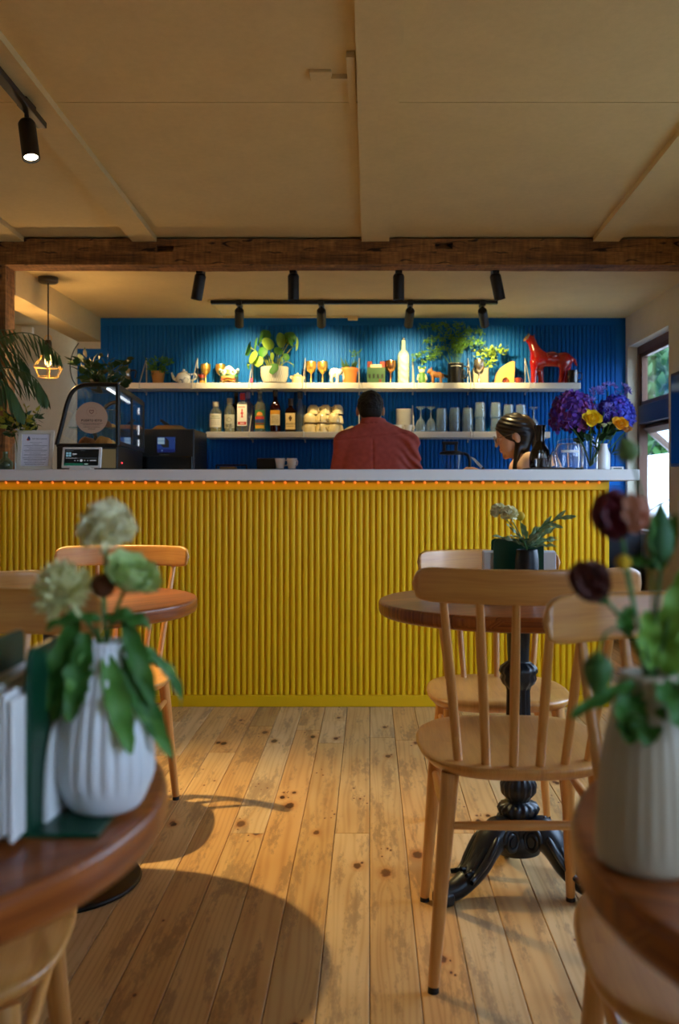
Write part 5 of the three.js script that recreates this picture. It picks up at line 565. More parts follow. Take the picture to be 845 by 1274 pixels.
hydrangea('blue-violet hydrangea head beside the window', [1.205, 1.375, -4.88], 0.098, [0x6038b4, 0x4a4cd0, 0x5a68e0], vb);
function bloom(r, n, { tight = 0.1, wide = 1.25, curl0 = 1.1, curl1 = -0.5, wave = 0.18, waves = 2, lift = 0.35, wid = 1.2, len = 1.15 } = {}) {   // petals wound round an axis, inner ones first
  const g = []; for (let i = 0; i < n; i++) { const a = i * 2.4, k = i / n, open = lerp(tight, wide, k), c = Math.cos(a), s = Math.sin(a); g.push(basis(blade({ len: r * lerp(0.75, len, k), wid: r * lerp(0.7, wid, k), prof: (q) => Math.pow(Math.sin(Math.PI * Math.min(0.9, 0.08 + q * 0.82)), 0.55), bend: lerp(curl0, curl1, k), cup: 0.5, wave, waves, nu: 6, nv: 6 }), [c * r * 0.1 * k, -r * lift, s * r * 0.1 * k], [c * open, 1, s * open], [-c, 0.01, -s])); } return merge(g); }
function simpleRose(name, label, at, r, m, base, n = 22, group = 'flowers in the counter bouquet', o = {}) { const t = thing(name, label, 'flower', at, 0, group); obj('petals', bloom(r, n, o), m, t); const st = new THREE.Group(); obj('stem', tube([[0, -r * 0.3, 0], [(base[0] - at[0]) * 0.5, (base[1] - at[1]) * 0.55, (base[2] - at[2]) * 0.4], [base[0] - at[0], base[1] - at[1], base[2] - at[2]]], 0.0025, 12, 6), mStem, t); return t; }
const nod = (t, rx, rz = 0) => { t.children[0].rotation.set(rx, 0, rz); return t; };
const mYel = leafy(0xffd81c), mYel2 = leafy(0xffc21e), mCreamFl = leafy(0xd9e0a8);
nod(simpleRose('yellow_flower', 'ragged bright yellow flower between the two hydrangeas', [1.05, 1.342, -4.735], 0.05, mYel, vb, 22), 1.1);
nod(simpleRose('yellow_rose', 'round golden yellow rose under the blue-violet hydrangea', [1.19, 1.318, -4.75], 0.04, mYel2, vb), 1.0);
nod(simpleRose('yellow_rose', 'pale orange rose low beside the window', [1.232, 1.295, -4.79], 0.028, leafy(0xe0a860), vb), 0.8);
simpleRose('cream_bud', 'small cream bud beside the golden rose', [1.118, 1.312, -4.755], 0.02, mCreamFl, vb, 12); simpleRose('cream_bud', 'smaller cream bud nearer the golden rose', [1.148, 1.322, -4.76], 0.015, mCreamFl, vb, 10);
[[1.1, 1.46, -4.86, 'lilac agapanthus cluster behind the yellow flower'], [1.17, 1.485, -4.88, 'lilac agapanthus cluster at the top of the bouquet'], [1.06, 1.41, -4.8, 'lilac agapanthus cluster between yellow flower and hydrangea'], [1.235, 1.48, -4.9, 'lilac agapanthus cluster above the blue-violet hydrangea'], [1.125, 1.38, -4.78, 'lilac agapanthus cluster in the middle of the bouquet']].forEach(([x, y, z, label]) => { const t = thing('agapanthus', label, 'flower', [x, y, z], 0, 'flowers in the counter bouquet'), g = []; for (let k = 0; k < 12; k++) { const d = V(rr(-1, 1), rr(-0.2, 1), rr(-1, 1)).normalize(); for (let q = 0; q < 5; q++) { const a = q * 1.2566; g.push(orient(orient(blade({ len: 0.024, wid: 0.007, bend: 0.5, nu: 1, nv: 3 }), [0, 0, 0], [Math.cos(a), 0.9, Math.sin(a)]), d.toArray().map((v) => v * 0.038), d.toArray())); } } obj('florets', g, leafy(0x8a82dc), t); obj('stem', tube([[0, 0, 0], [(vb[0] - x) * 0.5, (vb[1] - y) * 0.5, (vb[2] - z) * 0.5], [vb[0] - x, vb[1] - y, vb[2] - z]], 0.0025, 10, 6), mStem, t); });
{ const t = thing('bouquet_greenery', 'dark green leaves tucked under the bouquet', 'leaves', [1.09, 1.26, -4.84]); obj('leaves', [T(tuft(36, 0.1, 0.12, 0.075, 0.04, 0), 0, -0.03, 0.02), T(tuft(16, 0.05, 0.09, 0.06, 0.012, 0), 0.05, -0.09, 0.05)], mLeafDark, t); }
// window sill pots, wall screen and notice
{ const t = thing('teapot', 'dark blue teapot on the window sill', 'teapot', [1.895, 0.736, -6.97]); const m = MP(0x14325c, 0.15, { clearcoat: 0.9 }); obj('body', la([[0.001, 0], [0.03, 0], [0.048, 0.03], [0.045, 0.06], [0.022, 0.078], [0.001, 0.08]], 28), m, t); obj('lid_knob', sp(0.01, 0, 0.088, 0), m, t); obj('spout', rod([-0.04, 0.035, 0], [-0.07, 0.07, 0], 0.011, 0.006), m, t); obj('handle', tube([[0.042, 0.06, 0], [0.07, 0.06, 0], [0.068, 0.025, 0], [0.045, 0.02, 0]], 0.005), m, t); }
{ const t = thing('sugar_bowl', 'red lidded yellow pot on the window sill', 'pot', [1.875, 0.736, -6.36]); obj('body', la([[0.001, 0], [0.03, 0], [0.042, 0.02], [0.042, 0.055], [0.001, 0.055]], 28), MP(0xe0b21c, 0.25, { clearcoat: 0.6 }), t); obj('lid', la([[0.001, 0.055], [0.046, 0.055], [0.046, 0.07], [0.03, 0.088], [0.008, 0.093], [0.008, 0.1], [0.012, 0.108], [0.001, 0.113]], 28), MP(0xb81c24, 0.25, { clearcoat: 0.6 }), t); }
{ const t = thing('wall_screen', 'black framed screen on the cream side wall', 'screen', [XR - 0.02, 1.42, -5.62]); obj('housing', rb(0.035, 0.56, 0.74, 0.006), mBlack, t); obj('glass', bx(0.004, 0.52, 0.7, -0.018, 0, 0), M(0x10161c, 0.12), t); }
solo('paper_notice', 'white paper notice taped under the wall screen', 'notice', [bx(0.002, 0.28, 0.2, 0, 0, 0)], M(0xd9d8e0, 0.85), [XR - 0.002, 0.8, -5.86]);

// ------------------------------------------------------------------ people
const mSkin = M(0xc78a63, 0.55), mSkinPale = M(0xeebd9c, 0.55);
// right or left hand, wrist at the origin, fingers along -z, palm down; curl bends the fingers
function hand(side, curl = 0.5) {
  const F = [[-0.03, 0.066, 0.9], [-0.01, 0.075, 1], [0.011, 0.07, 0.95], [0.031, 0.055, 0.8]].map(([x, l, s]) => { const a0 = curl * 0.5, p = [[x * side, 0, -0.085]]; let ang = a0; for (const q of [0.45, 0.32, 0.25]) { const e = p[p.length - 1]; p.push([e[0] + x * 0.06 * side, e[1] - Math.sin(ang) * l * q, e[2] - Math.cos(ang) * l * q]); ang += curl * 0.8; } return [p, s]; });
  const th = [[-0.022 * side, -0.004, -0.025], [-0.048 * side, -0.012, -0.055], [-0.05 * side, -0.02, -0.085], [-0.042 * side, -0.028, -0.104]];
  const f = (x, y, z) => { let d = ell(x, y, z, [0, 0, -0.052], [0.042, 0.016, 0.05]); d = smin(d, cap(x, y, z, [0, 0, 0.03], [0, 0, -0.02], 0.027, 0.025), 0.02); for (const [p, s] of F) for (let k = 0; k < 3; k++) d = smin(d, cap(x, y, z, p[k], p[k + 1], 0.0095 * s - k * 0.0008, 0.009 * s - k * 0.0008), 0.004); for (let k = 0; k < 3; k++) d = smin(d, cap(x, y, z, th[k], th[k + 1], 0.0125 - k * 0.0015, 0.011 - k * 0.0015), 0.006); return d; };
  return sdf(f, [-0.075, -0.1, -0.185], [0.075, 0.04, 0.045], 0.0042);
}
const turnTo = (g, at, q) => { g.applyQuaternion(q); return g.translate(...at); };
{ // man seen from behind, working at the rear counter
  const t = thing('person', 'man with short dark hair in a maroon shirt, seen from behind', 'person', [0, 0, -6.15]);
  const headF = (x, y, z) => { let d = ell(x, y, z, [0.005, 1.52, -0.035], [0.074, 0.086, 0.092]); d = smin(d, ell(x, y, z, [0.004, 1.455, -0.085], [0.054, 0.055, 0.055]), 0.04); d = smin(d, cap(x, y, z, [0.03, 1.37, 0.0], [0.012, 1.46, -0.02], 0.06, 0.054), 0.03); d = smin(d, cap(x, y, z, [0.004, 1.485, -0.128], [0.003, 1.462, -0.145], 0.009, 0.013), 0.01); for (const s of [-1, 1]) { d = smin(d, ell(x, y, z, [0.005 + s * 0.079, 1.49, -0.035], [0.011, 0.031, 0.019]), 0.006); d = smax(d, -ell(x, y, z, [0.005 + s * 0.03, 1.5, -0.132], [0.014, 0.009, 0.012]), 0.008); } d = smin(d, ell(x, y, z, [0.004, 1.432, -0.132], [0.022, 0.008, 0.01]), 0.006); return d; };
  const bodyF = (x, y, z) => { let d = ell(x, y, z, [0.04, 1.2, -0.01], [0.19, 0.22, 0.11]); d = smin(d, ell(x, y, z, [0.04, 0.95, 0], [0.165, 0.2, 0.115]), 0.06); d = smin(d, cap(x, y, z, [0.03, 1.36, 0], [0.03, 1.4, 0], 0.055), 0.03); for (const s of [-1, 1]) { const sx = s < 0 ? -0.15 : 0.232; d = smin(d, cap(x, y, z, [0.04, 1.33, 0], [sx, 1.3, -0.02], 0.06, 0.052), 0.04); d = smin(d, cap(x, y, z, [sx, 1.3, -0.02], [sx + s * 0.05, 1.06, -0.06], 0.05, 0.041), 0.03); d = smin(d, cap(x, y, z, [sx + s * 0.05, 1.06, -0.06], [sx * 0.6 + 0.016, 0.985, -0.3], 0.04, 0.028), 0.02); d = smin(d, cap(x, y, z, [0.04 + s * 0.09, 0.88, 0], [0.04 + s * 0.1, 0.48, 0], 0.085, 0.06), 0.03); d = smin(d, cap(x, y, z, [0.04 + s * 0.1, 0.48, 0], [0.04 + s * 0.1, 0.1, 0.01], 0.058, 0.04), 0.02); } return d; };
  const hands = [-1, 1].map((s) => { const sx = s < 0 ? -0.15 : 0.232; return hand(-s, 0.5).translate(sx * 0.6 + 0.016, 0.982, -0.315); });
  obj('body', [sdf(bodyF, [-0.33, 0.05, -0.36], [0.4, 1.46, 0.16], 0.013), sdf(headF, [-0.11, 1.36, -0.18], [0.12, 1.63, 0.1], 0.0045), ...hands], mSkin, t);
  const hairF = (x, y, z) => { const n = 0.004 * noise.noise(x * 60, y * 60, z * 60) + 0.0025 * noise.noise(x * 150, y * 120, z * 150); let d = ell(x, y, z, [0.005, 1.528, -0.03], [0.082, 0.092, 0.1]) - n; d = smin(d, ell(x, y, z, [0.008, 1.475, 0.02], [0.066, 0.045, 0.045]), 0.02); d = smax(d, -(y - 1.447 - 0.25 * Math.max(0, -0.02 - z)), 0.008); d = smax(d, -(z + 0.118 - 0.1 * (y - 1.52)), 0.006); for (const s of [-1, 1]) d = smax(d, -ell(x, y, z, [0.005 + s * 0.086, 1.482, -0.035], [0.02, 0.036, 0.022]), 0.004); return d; };
  obj('hair', sdf(hairF, [-0.1, 1.42, -0.15], [0.11, 1.65, 0.09], 0.0045), M(0x070504, 0.7), t);
  obj('earring', T(new THREE.TorusGeometry(0.006, 0.0015, 6, 14).rotateY(1.57), 0.09, 1.458, -0.03), mSteel, t);
  const shirtF = (x, y, z) => { let d = ell(x, y, z, [0.04, 1.2, -0.005], [0.21, 0.225, 0.128]); d = smin(d, ell(x, y, z, [0.04, 0.98, 0.0], [0.195, 0.24, 0.135]), 0.08); for (const s of [-1, 1]) { const sx = s < 0 ? -0.15 : 0.232; d = smin(d, cap(x, y, z, [0.035, 1.365, 0.005], [sx, 1.3, -0.015], 0.062, 0.064), 0.05); d = smin(d, cap(x, y, z, [sx, 1.3, -0.015], [sx + s * 0.052, 1.06, -0.06], 0.064, 0.057), 0.035); d = smin(d, cap(x, y, z, [sx + s * 0.052, 1.06, -0.06], [sx * 0.68 + 0.016, 1.0, -0.26], 0.057, 0.046), 0.025); }
    d -= 0.005 * noise.noise(x * 9 + y * 5, y * 6 - x * 8, z * 8) + 0.006 * sst(0.12, 0.26, x) * Math.sin((x * 0.8 + y) * 95 + 3 * noise.noise(x * 8, y * 8, 3)); d += z > 0 ? 0.012 * Math.exp(-Math.pow((x - 0.02 - 0.02 * (1.25 - y)) / 0.006, 2)) * sst(1.33, 1.27, y) + 0.005 * Math.exp(-Math.pow((y - 1.325 - 0.1 * x) / 0.005, 2)) : 0; d = smax(d, -cap(x, y, z, [0.028, 1.38, -0.005], [0.008, 1.6, -0.03], 0.058, 0.07), 0.006); return smax(d, -(y - 0.8), 0.01); };
  const tex = (() => { const q = pix(256, 256, (i, j) => { const n = noise.noise(i * 0.05, j * 0.05, 3) * 14 + noise.noise(i * 0.5, j * 0.5, 9) * 18 + (((i + j) & 3) ? 0 : -8); return [188 + n, 88 + n * 0.6, 80 + n * 0.6]; }); return q; })();
  obj('shirt', sdf(shirtF, [-0.32, 0.78, -0.33], [0.4, 1.48, 0.17], 0.0085), M(0xffffff, 0.8, { map: tex }), t);
  obj('collar', surf((u, v) => { const a = u * 2 * Math.PI, r = 0.071 + 0.009 * Math.sin(v * Math.PI) + 0.004 * v, h = Math.abs(v * 2 - 1) * 0.038; return [0.026 - 0.004 * h / 0.038 + Math.sin(a) * (r + (v < 0.5 ? 0.006 : -0.002)), 1.398 + h - 0.03 * Math.cos(a) * -0.4 , -0.005 + Math.cos(a) * r * 0.98 - h * 0.2]; }, 40, 10), M(0xffffff, 0.8, { map: tex, side: THREE.DoubleSide }), t);
  const trF = (x, y, z) => { let d = ell(x, y, z, [0.04, 0.9, 0], [0.18, 0.13, 0.125]); for (const s of [-1, 1]) { d = smin(d, cap(x, y, z, [0.04 + s * 0.09, 0.86, 0], [0.04 + s * 0.1, 0.48, 0], 0.098, 0.076), 0.03); d = smin(d, cap(x, y, z, [0.04 + s * 0.1, 0.48, 0], [0.04 + s * 0.1, 0.1, 0.01], 0.075, 0.062), 0.02); } return smax(d, -(y - 0.07), 0.01); };
  obj('trousers', sdf(trF, [-0.22, 0.05, -0.17], [0.3, 1.05, 0.17], 0.014), M(0x1c222c, 0.85), t); for (const s of [-1, 1]) obj('shoe', sdf((x, y, z) => Math.max(smin(ell(x, y, z, [0, 0.045, 0.02], [0.045, 0.05, 0.07]), ell(x, y, z, [0, 0.03, -0.09], [0.048, 0.036, 0.1]), 0.03), -y), [-0.07, -0.01, -0.21], [0.07, 0.12, 0.11], 0.009).translate(0.04 + s * 0.1, 0, 0), mBlack, t);
}
{ // woman in profile, bent over her work
  const t = thing('person', 'woman in a peach top with glasses, in profile behind the counter', 'person', [0.797, 0, -5.48]);
  const H = [-0.008, 1.298, 0.0], ca = Math.cos(0.3), sa = Math.sin(0.3);   // head turned to -x and tipped down
  const loc = (x, y, z) => { const dx = x - H[0], dy = y - H[1]; return [-dx * ca - dy * sa, -dx * sa + dy * ca, z]; };   // head frame: +x out of the face, +y up
  const inv = ([a, b, c]) => { const dx = -a * ca - b * sa, dy = -a * sa + b * ca; return [H[0] + dx, H[1] + dy, c]; };
  const headL = (x, y, z) => { let d = ell(x, y, z, [-0.005, 0.03, 0], [0.09, 0.085, 0.072]); d = smin(d, ell(x, y, z, [0.035, -0.045, 0], [0.052, 0.062, 0.052]), 0.03); d = smin(d, cap(x, y, z, [0.083, 0.012, 0], [0.103, -0.022, 0], 0.006, 0.0095), 0.012); d = smin(d, ell(x, y, z, [0.07, -0.093, 0], [0.018, 0.016, 0.02]), 0.015); d = smin(d, ell(x, y, z, [0.085, -0.05, 0], [0.01, 0.006, 0.018]), 0.006); d = smin(d, ell(x, y, z, [0.083, -0.064, 0], [0.01, 0.006, 0.017]), 0.006); for (const s of [-1, 1]) { d = smax(d, -ell(x, y, z, [0.09, 0.012, s * 0.032], [0.014, 0.01, 0.016]), 0.01); d = smin(d, ell(x, y, z, [0.074, 0.01, s * 0.031], [0.011, 0.011, 0.012]), 0.003); d = smin(d, ell(x, y, z, [-0.008, -0.012, s * 0.073], [0.018, 0.03, 0.009]), 0.005); } return d; };
  const headF = (x, y, z) => smin(headL(...loc(x, y, z)), cap(x, y, z, [0.06, 1.15, 0], [0.015, 1.235, 0], 0.046, 0.045), 0.03);
  const SH = [0.062, 1.14], EL = { n: [0.02, 0.93, 0.17], f: [0.0, 0.95, -0.16] }, HD = { n: [-0.165, 1.075, 0.1], f: [-0.19, 1.06, -0.06] };
  const bodyF = (x, y, z) => { let d = ell(x, y, z, [0.14, 0.99, 0], [0.105, 0.21, 0.15]); d = smin(d, ell(x, y, z, [0.2, 0.82, 0], [0.12, 0.14, 0.155]), 0.06); d = smin(d, cap(x, y, z, [0.085, 1.14, 0], [0.045, 1.19, 0], 0.05, 0.044), 0.03); for (const k of ['n', 'f']) { const s = k === 'n' ? 1 : -1; d = smin(d, cap(x, y, z, [0.1, 1.14, 0], [SH[0], SH[1], s * 0.15], 0.05, 0.046), 0.03); d = smin(d, cap(x, y, z, [SH[0], SH[1], s * 0.15], EL[k], 0.044, 0.036), 0.02); d = smin(d, cap(x, y, z, EL[k], HD[k], 0.035, 0.024), 0.015); d = smin(d, cap(x, y, z, [0.2, 0.78, s * 0.08], [0.14, 0.44, s * 0.08], 0.082, 0.056), 0.03); d = smin(d, cap(x, y, z, [0.14, 0.44, s * 0.08], [0.19, 0.09, s * 0.08], 0.054, 0.036), 0.02); } return d; };
  const q = new THREE.Quaternion().setFromEuler(new THREE.Euler(0.5, 1.45, 0, 'YXZ'));
  obj('body', [sdf(bodyF, [-0.24, 0.05, -0.24], [0.36, 1.26, 0.24], 0.013), sdf(headF, [-0.16, 1.12, -0.1], [0.12, 1.42, 0.1], 0.0042), turnTo(hand(1, 0.85), HD.n, q), turnTo(hand(-1, 0.85), HD.f, q)], mSkinPale, t);
  const hairL = (x, y, z) => { let d = ell(x, y, z, [-0.012, 0.034, 0], [0.1, 0.094, 0.082]) - 0.002 * Math.sin((y - x * 0.5) * 260 + z * 60); d = smin(d, ell(x, y, z, [-0.06, -0.01, 0], [0.07, 0.085, 0.076]), 0.03); d = smax(d, x - 0.062 - 0.5 * (y - 0.02) + (y < 0.0 ? 0.6 * (0.0 - y) : 0), 0.008); d = smax(d, -(y + 0.09 + x * 0.5), 0.01); for (const s of [-1, 1]) d = smax(d, -ell(x, y, z, [0.003, -0.014, s * 0.088], [0.026, 0.034, 0.03]), 0.004); return d; };
  obj('hair', sdf((x, y, z) => { let d = hairL(...loc(x, y, z)); d = smin(d, cap(x, y, z, [0.012, 1.24, 0.06], [-0.02, 1.08, 0.11], 0.02, 0.012), 0.02); return smin(d, cap(x, y, z, [0.05, 1.28, 0.02], [0.045, 1.235, 0.04], 0.045, 0.034), 0.03); }, [-0.15, 1.06, -0.11], [0.14, 1.43, 0.12], 0.0048), MP(0x1d120b, 0.35, { clearcoat: 0.3, clearcoatRoughness: 0.3 }), t);
  obj('ponytail', sweep([[0.015, 1.398, 0.0], [0.05, 1.4, 0.02], [0.092, 1.355, 0.03], [0.108, 1.28, 0.035], [0.098, 1.215, 0.04]], [0.012, 0.02, 0.022, 0.024, 0.008], 28, 14), MP(0x4a3b2a, 0.35, { clearcoat: 0.4, clearcoatRoughness: 0.25 }), t);  // lighter than the hair: the window rim light is painted into its colour
  obj('hair_tie', T(new THREE.TorusGeometry(0.016, 0.007, 8, 20).rotateY(1.2), 0.022, 1.4, 0.005), M(0x8a6a3a, 0.6), t);
  const gp = [[0.1, 0.012, 0.03], [0.1, 0.012, -0.03]].map(inv); obj('glasses', [T(new THREE.TorusGeometry(0.02, 0.0016, 6, 28).rotateY(Math.PI / 2).rotateZ(0.3), ...gp[0]), T(new THREE.TorusGeometry(0.02, 0.0016, 6, 28).rotateY(Math.PI / 2).rotateZ(0.3), ...gp[1]), rod(inv([0.098, 0.016, 0.05]), inv([0.0, 0.012, 0.08]), 0.0014), rod(inv([0.098, 0.016, -0.05]), inv([0.0, 0.012, -0.08]), 0.0014), rod(inv([0.104, 0.014, 0.01]), inv([0.104, 0.014, -0.01]), 0.0014)], mSteel, t);
  const topF = (x, y, z) => { let d = ell(x, y, z, [0.14, 0.99, 0], [0.12, 0.22, 0.165]); d = smin(d, ell(x, y, z, [0.19, 0.84, 0], [0.13, 0.13, 0.165]), 0.06); for (const s of [-1, 1]) { d = smin(d, cap(x, y, z, [0.11, 1.155, 0], [SH[0], SH[1], s * 0.15], 0.06, 0.06), 0.03); const e = s > 0 ? EL.n : EL.f; d = smin(d, cap(x, y, z, [SH[0], SH[1], s * 0.15], [lerp(SH[0], e[0], 0.6), lerp(SH[1], e[1], 0.6), lerp(s * 0.15, e[2], 0.6)], 0.06, 0.056), 0.02); } d -= 0.004 * Math.sin(y * 60 + x * 40 + z * 20); d = smax(d, -cap(x, y, z, [0.07, 1.16, 0], [-0.02, 1.3, 0], 0.056, 0.07), 0.006); return smax(d, -(y - 0.74), 0.01); };
  obj('top', sdf(topF, [-0.1, 0.7, -0.27], [0.36, 1.26, 0.27], 0.009), M(0xffd9c2, 0.8), t);
  obj('trousers', sdf((x, y, z) => { let d = ell(x, y, z, [0.2, 0.8, 0], [0.13, 0.13, 0.165]); for (const s of [-1, 1]) { d = smin(d, cap(x, y, z, [0.2, 0.76, s * 0.08], [0.14, 0.44, s * 0.08], 0.092, 0.068), 0.03); d = smin(d, cap(x, y, z, [0.14, 0.44, s * 0.08], [0.19, 0.09, s * 0.08], 0.066, 0.05), 0.02); } return smax(d, -(y - 0.06), 0.01); }, [0.0, 0.04, -0.2], [0.36, 0.96, 0.2], 0.014), M(0x20242c, 0.85), t);
  for (const s of [-1, 1]) obj('shoe', sdf((x, y, z) => Math.max(smin(ell(x, y, z, [0.01, 0.04, 0], [0.06, 0.045, 0.04]), ell(x, y, z, [-0.08, 0.028, 0], [0.09, 0.032, 0.042]), 0.03), -y), [-0.19, -0.01, -0.06], [0.09, 0.1, 0.06], 0.009).translate(0.19, 0, s * 0.08), mWhite, t);
}
{ const t = thing('knife', 'small knife held up in the woman\'s hand', 'knife', [0.612, 1.115, -5.35]); obj('blade', [basis(new THREE.ExtrudeGeometry(new THREE.Shape([[-0.008, 0], [0.008, 0], [0.008, 0.06], [-0.004, 0.088]].map((p) => new THREE.Vector2(...p))), { depth: 0.0015, bevelEnabled: false }), [-0.01, 0.008, 0], [-0.75, 0.8, 0], [0, 0, 1])], mChrome, t); obj('handle', rod([-0.008, 0.006, 0], [0.052, -0.055, 0], 0.008, 0.009), mBlack, t); }

// ------------------------------------------------------------------ table settings
const TT = 0.73;
// green holder: base plate with two upright plates, napkins between them. Local frame: plates across x, vase side towards +z
function holder(label, pos, turn, w = 0.127) { const t = thing('napkin_holder', label, 'napkin holder', pos, turn, 'green napkin holders'); obj('base_plate', rb(w, 0.004, 0.115, 0.0015, 0, 0.002, -0.012), mGreenAcr, t); const s = new THREE.Shape(), h = 0.15, r = 0.012; s.moveTo(-w / 2, 0); s.lineTo(w / 2, 0); s.lineTo(w / 2, h - r); s.quadraticCurveTo(w / 2, h, w / 2 - r, h); s.lineTo(-w / 2 + r, h); s.quadraticCurveTo(-w / 2, h, -w / 2, h - r); s.lineTo(-w / 2, 0); for (const z of [-0.062, -0.013]) obj('upright', new THREE.ExtrudeGeometry(s, { depth: 0.003, bevelEnabled: true, bevelSize: 0.0006, bevelThickness: 0.0006, bevelSegments: 1 }).translate(0, 0.003, z), mGreenAcr, t); return t; }
function napkins(pos, turn, label, n = 9) { for (let k = 0; k < n; k++) { const z = -0.054 + k * 0.0042, f = k / n; const g = new RoundedBoxGeometry(0.185, 0.112, 0.0036, 2, 0.0017), p = g.attributes.position; for (let i = 0; i < p.count; i++) { const x = p.getX(i); p.setZ(i, p.getZ(i) + (f - 0.5) * 0.014 * sst(0.055, 0.095, Math.abs(x)) + 0.0006 * Math.sin(x * 90 + k)); p.setY(i, p.getY(i) + 0.003 * Math.sin(k * 2.1)); } g.computeVertexNormals(); const m = solo('paper_napkin', label, 'napkin', [g], mNapkin, [0, 0, 0], turn, 'napkins: ' + label); const v = V(0, 0.0645, z).applyAxisAngle(Yax, turn).add(V(...pos)); m.position.copy(v); } }
holder('green napkin holder beside the ribbed white vase', [-0.266, TT, -0.873], Math.PI / 2); napkins([-0.266, TT, -0.873], Math.PI / 2, 'white paper napkin in the holder beside the ribbed vase');
holder('green napkin holder on the iron-footed table', [0.38, TT, -2.53], 0); napkins([0.385, TT, -2.53], 0, 'white paper napkin in the holder on the iron-footed table', 7);
solo('folded_napkin', 'single white napkin slipped between green plate and ribbed vase', 'napkin', [(() => { const s = new THREE.Shape(); s.moveTo(0, 0); s.lineTo(0.05, 0); s.lineTo(0.05, 0.084); s.lineTo(0.036, 0.084); s.bezierCurveTo(0.014, 0.08, 0.0, 0.055, 0, 0); return new THREE.ExtrudeGeometry(s, { depth: 0.003, bevelEnabled: true, bevelSize: 0.0008, bevelThickness: 0.0008, bevelSegments: 2 }); })()], mNapkin, [-0.2735, TT + 0.005, -0.836], Math.PI / 2 - 0.08);
// vases
function fluted(profile, n, dep, y0, y1, seg = 132) { const g = la(profile, seg), p = g.attributes.position; for (let i = 0; i < p.count; i++) { const x = p.getX(i), z = p.getZ(i), a = Math.atan2(z, x), y = p.getY(i), k = dep * sst(y0, y0 + 0.018, y) * (1 - sst(y1 - 0.012, y1, y)) * Math.pow(Math.abs(Math.sin(a * n / 2)), 0.7); p.setX(i, x * (1 + k - dep * 0.5 * sst(y0, y0 + 0.018, y))); p.setZ(i, z * (1 + k - dep * 0.5 * sst(y0, y0 + 0.018, y))); } g.computeVertexNormals(); return g; }
const dense = (pts, n = 40) => { const c = new THREE.SplineCurve(pts.map(([r, y]) => new THREE.Vector2(r, y))); return c.getSpacedPoints(n).map((p) => [p.x, p.y]); };
const VL = [-0.2315, TT + 0.004, -0.874], VR = [0.213, TT, -0.757];
{ const t = thing('ribbed_vase', 'white ceramic vase with deep vertical ribs', 'vase', VL); obj('body', fluted([[0.001, 0.001], ...dense([[0.022, 0], [0.031, 0.005], [0.039, 0.024], [0.0405, 0.045], [0.036, 0.08], [0.0265, 0.115], [0.02, 0.135], [0.0195, 0.147]]), [0.017, 0.147], [0.0165, 0.13], [0.022, 0.11], [0.001, 0.1]], 22, 0.085, 0.016, 0.15), MP(0xe9ecf0, 0.4, { clearcoat: 0.35, clearcoatRoughness: 0.3 }), t); }
{ const t = thing('stoneware_vase', 'tall beige vase with faint vertical ribs', 'vase', VR); obj('body', fluted([[0.001, 0.001], ...dense([[0.034, 0], [0.0395, 0.005], [0.0405, 0.02], [0.0385, 0.06], [0.034, 0.095], [0.0265, 0.125], [0.0225, 0.145]]), [0.02, 0.145], [0.021, 0.12], [0.001, 0.11]], 26, 0.03, 0.008, 0.15), MP(0xb8a98f, 0.5, { clearcoat: 0.2, clearcoatRoughness: 0.3 }), t); }
// stem, bloom and leaves of one cut flower; points in world space
function cutFlower(name, label, group, path, petals, m, { rS = 0.0017, tilt = [0, 0], leaves = [], sepal = 0, cat = 'flower', leafM } = {}) {
  const top = path[path.length - 1], t = thing(name, label, cat, path[0], 0, group), L = (p) => [p[0] - path[0][0], p[1] - path[0][1], p[2] - path[0][2]];
  obj('stem', tube(path.map(L), rS, 20, 7), mStem, t);
  if (petals) for (const [n2, g, mm] of (Array.isArray(petals) ? petals : [['petals', petals, m]])) { const b = obj(n2, g, mm || m, t); b.position.set(...L(top)); b.rotation.set(tilt[0], 0, tilt[1]); }
  if (sepal) { const b = obj('sepals', merge(Array.from({ length: 6 }, (_, k) => basis(blade({ len: sepal, wid: sepal * 0.4, bend: 0.4, nu: 2, nv: 4 }), [0, -sepal * 0.75, 0], [Math.cos(k * 1.047) * 0.7, 0.8, Math.sin(k * 1.047) * 0.7], [-Math.cos(k * 1.047), 0, -Math.sin(k * 1.047)]))), mStem, t); b.position.set(...L(top)); b.rotation.set(tilt[0], 0, tilt[1]); }
  for (const [at, dir, face, len, wid, bend] of leaves) obj('leaf', basis(blade({ len, wid, bend, cup: 0.35, wave: 0.32, waves: 2.6, nu: 6, nv: 20, prof: (q) => Math.pow(Math.sin(Math.PI * Math.min(0.985, 0.06 + q * 0.93)), 0.6) * (1 + 0.07 * Math.sin(q * 30)) }), L(at), dir, face), leafM || mLeaf, t);
  return t;
}
// ruffled or shaggy ball of petals on the upper part of a sphere
function pompom(r, n, { len = 0.5, wid = 0.5, low = -0.45, wave = 0.6, waves = 2.5, flat = 1 } = {}) { const g = []; for (let i = 0; i < n; i++) { const u = lerp(1, low, (i + 0.5) / n), a = i * 2.39996, s = Math.sqrt(1 - u * u), d = [s * Math.cos(a), u * flat, s * Math.sin(a)], q = r * (1 - len) * rr(0.85, 1.05); g.push(basis(blade({ len: r * len * rr(0.9, 1.2), wid: r * wid * rr(0.8, 1.2), prof: (t) => Math.min(1, 0.35 + t) * Math.sqrt(Math.max(0.02, 1 - Math.pow(t, 5))), bend: rr(-0.6, 0.9), cup: rr(-0.3, 0.4), wave, waves, nu: 6, nv: 5 }), d.map((v) => v * q), [d[0] + rr(-0.25, 0.25), d[1] + rr(-0.2, 0.3), d[2] + rr(-0.25, 0.25)], [rr(-1, 1), 1, rr(-1, 1)])); } return merge(g); }
const gL = 'cut flowers in the ribbed white vase', gR = 'cut flowers in the tall beige vase';
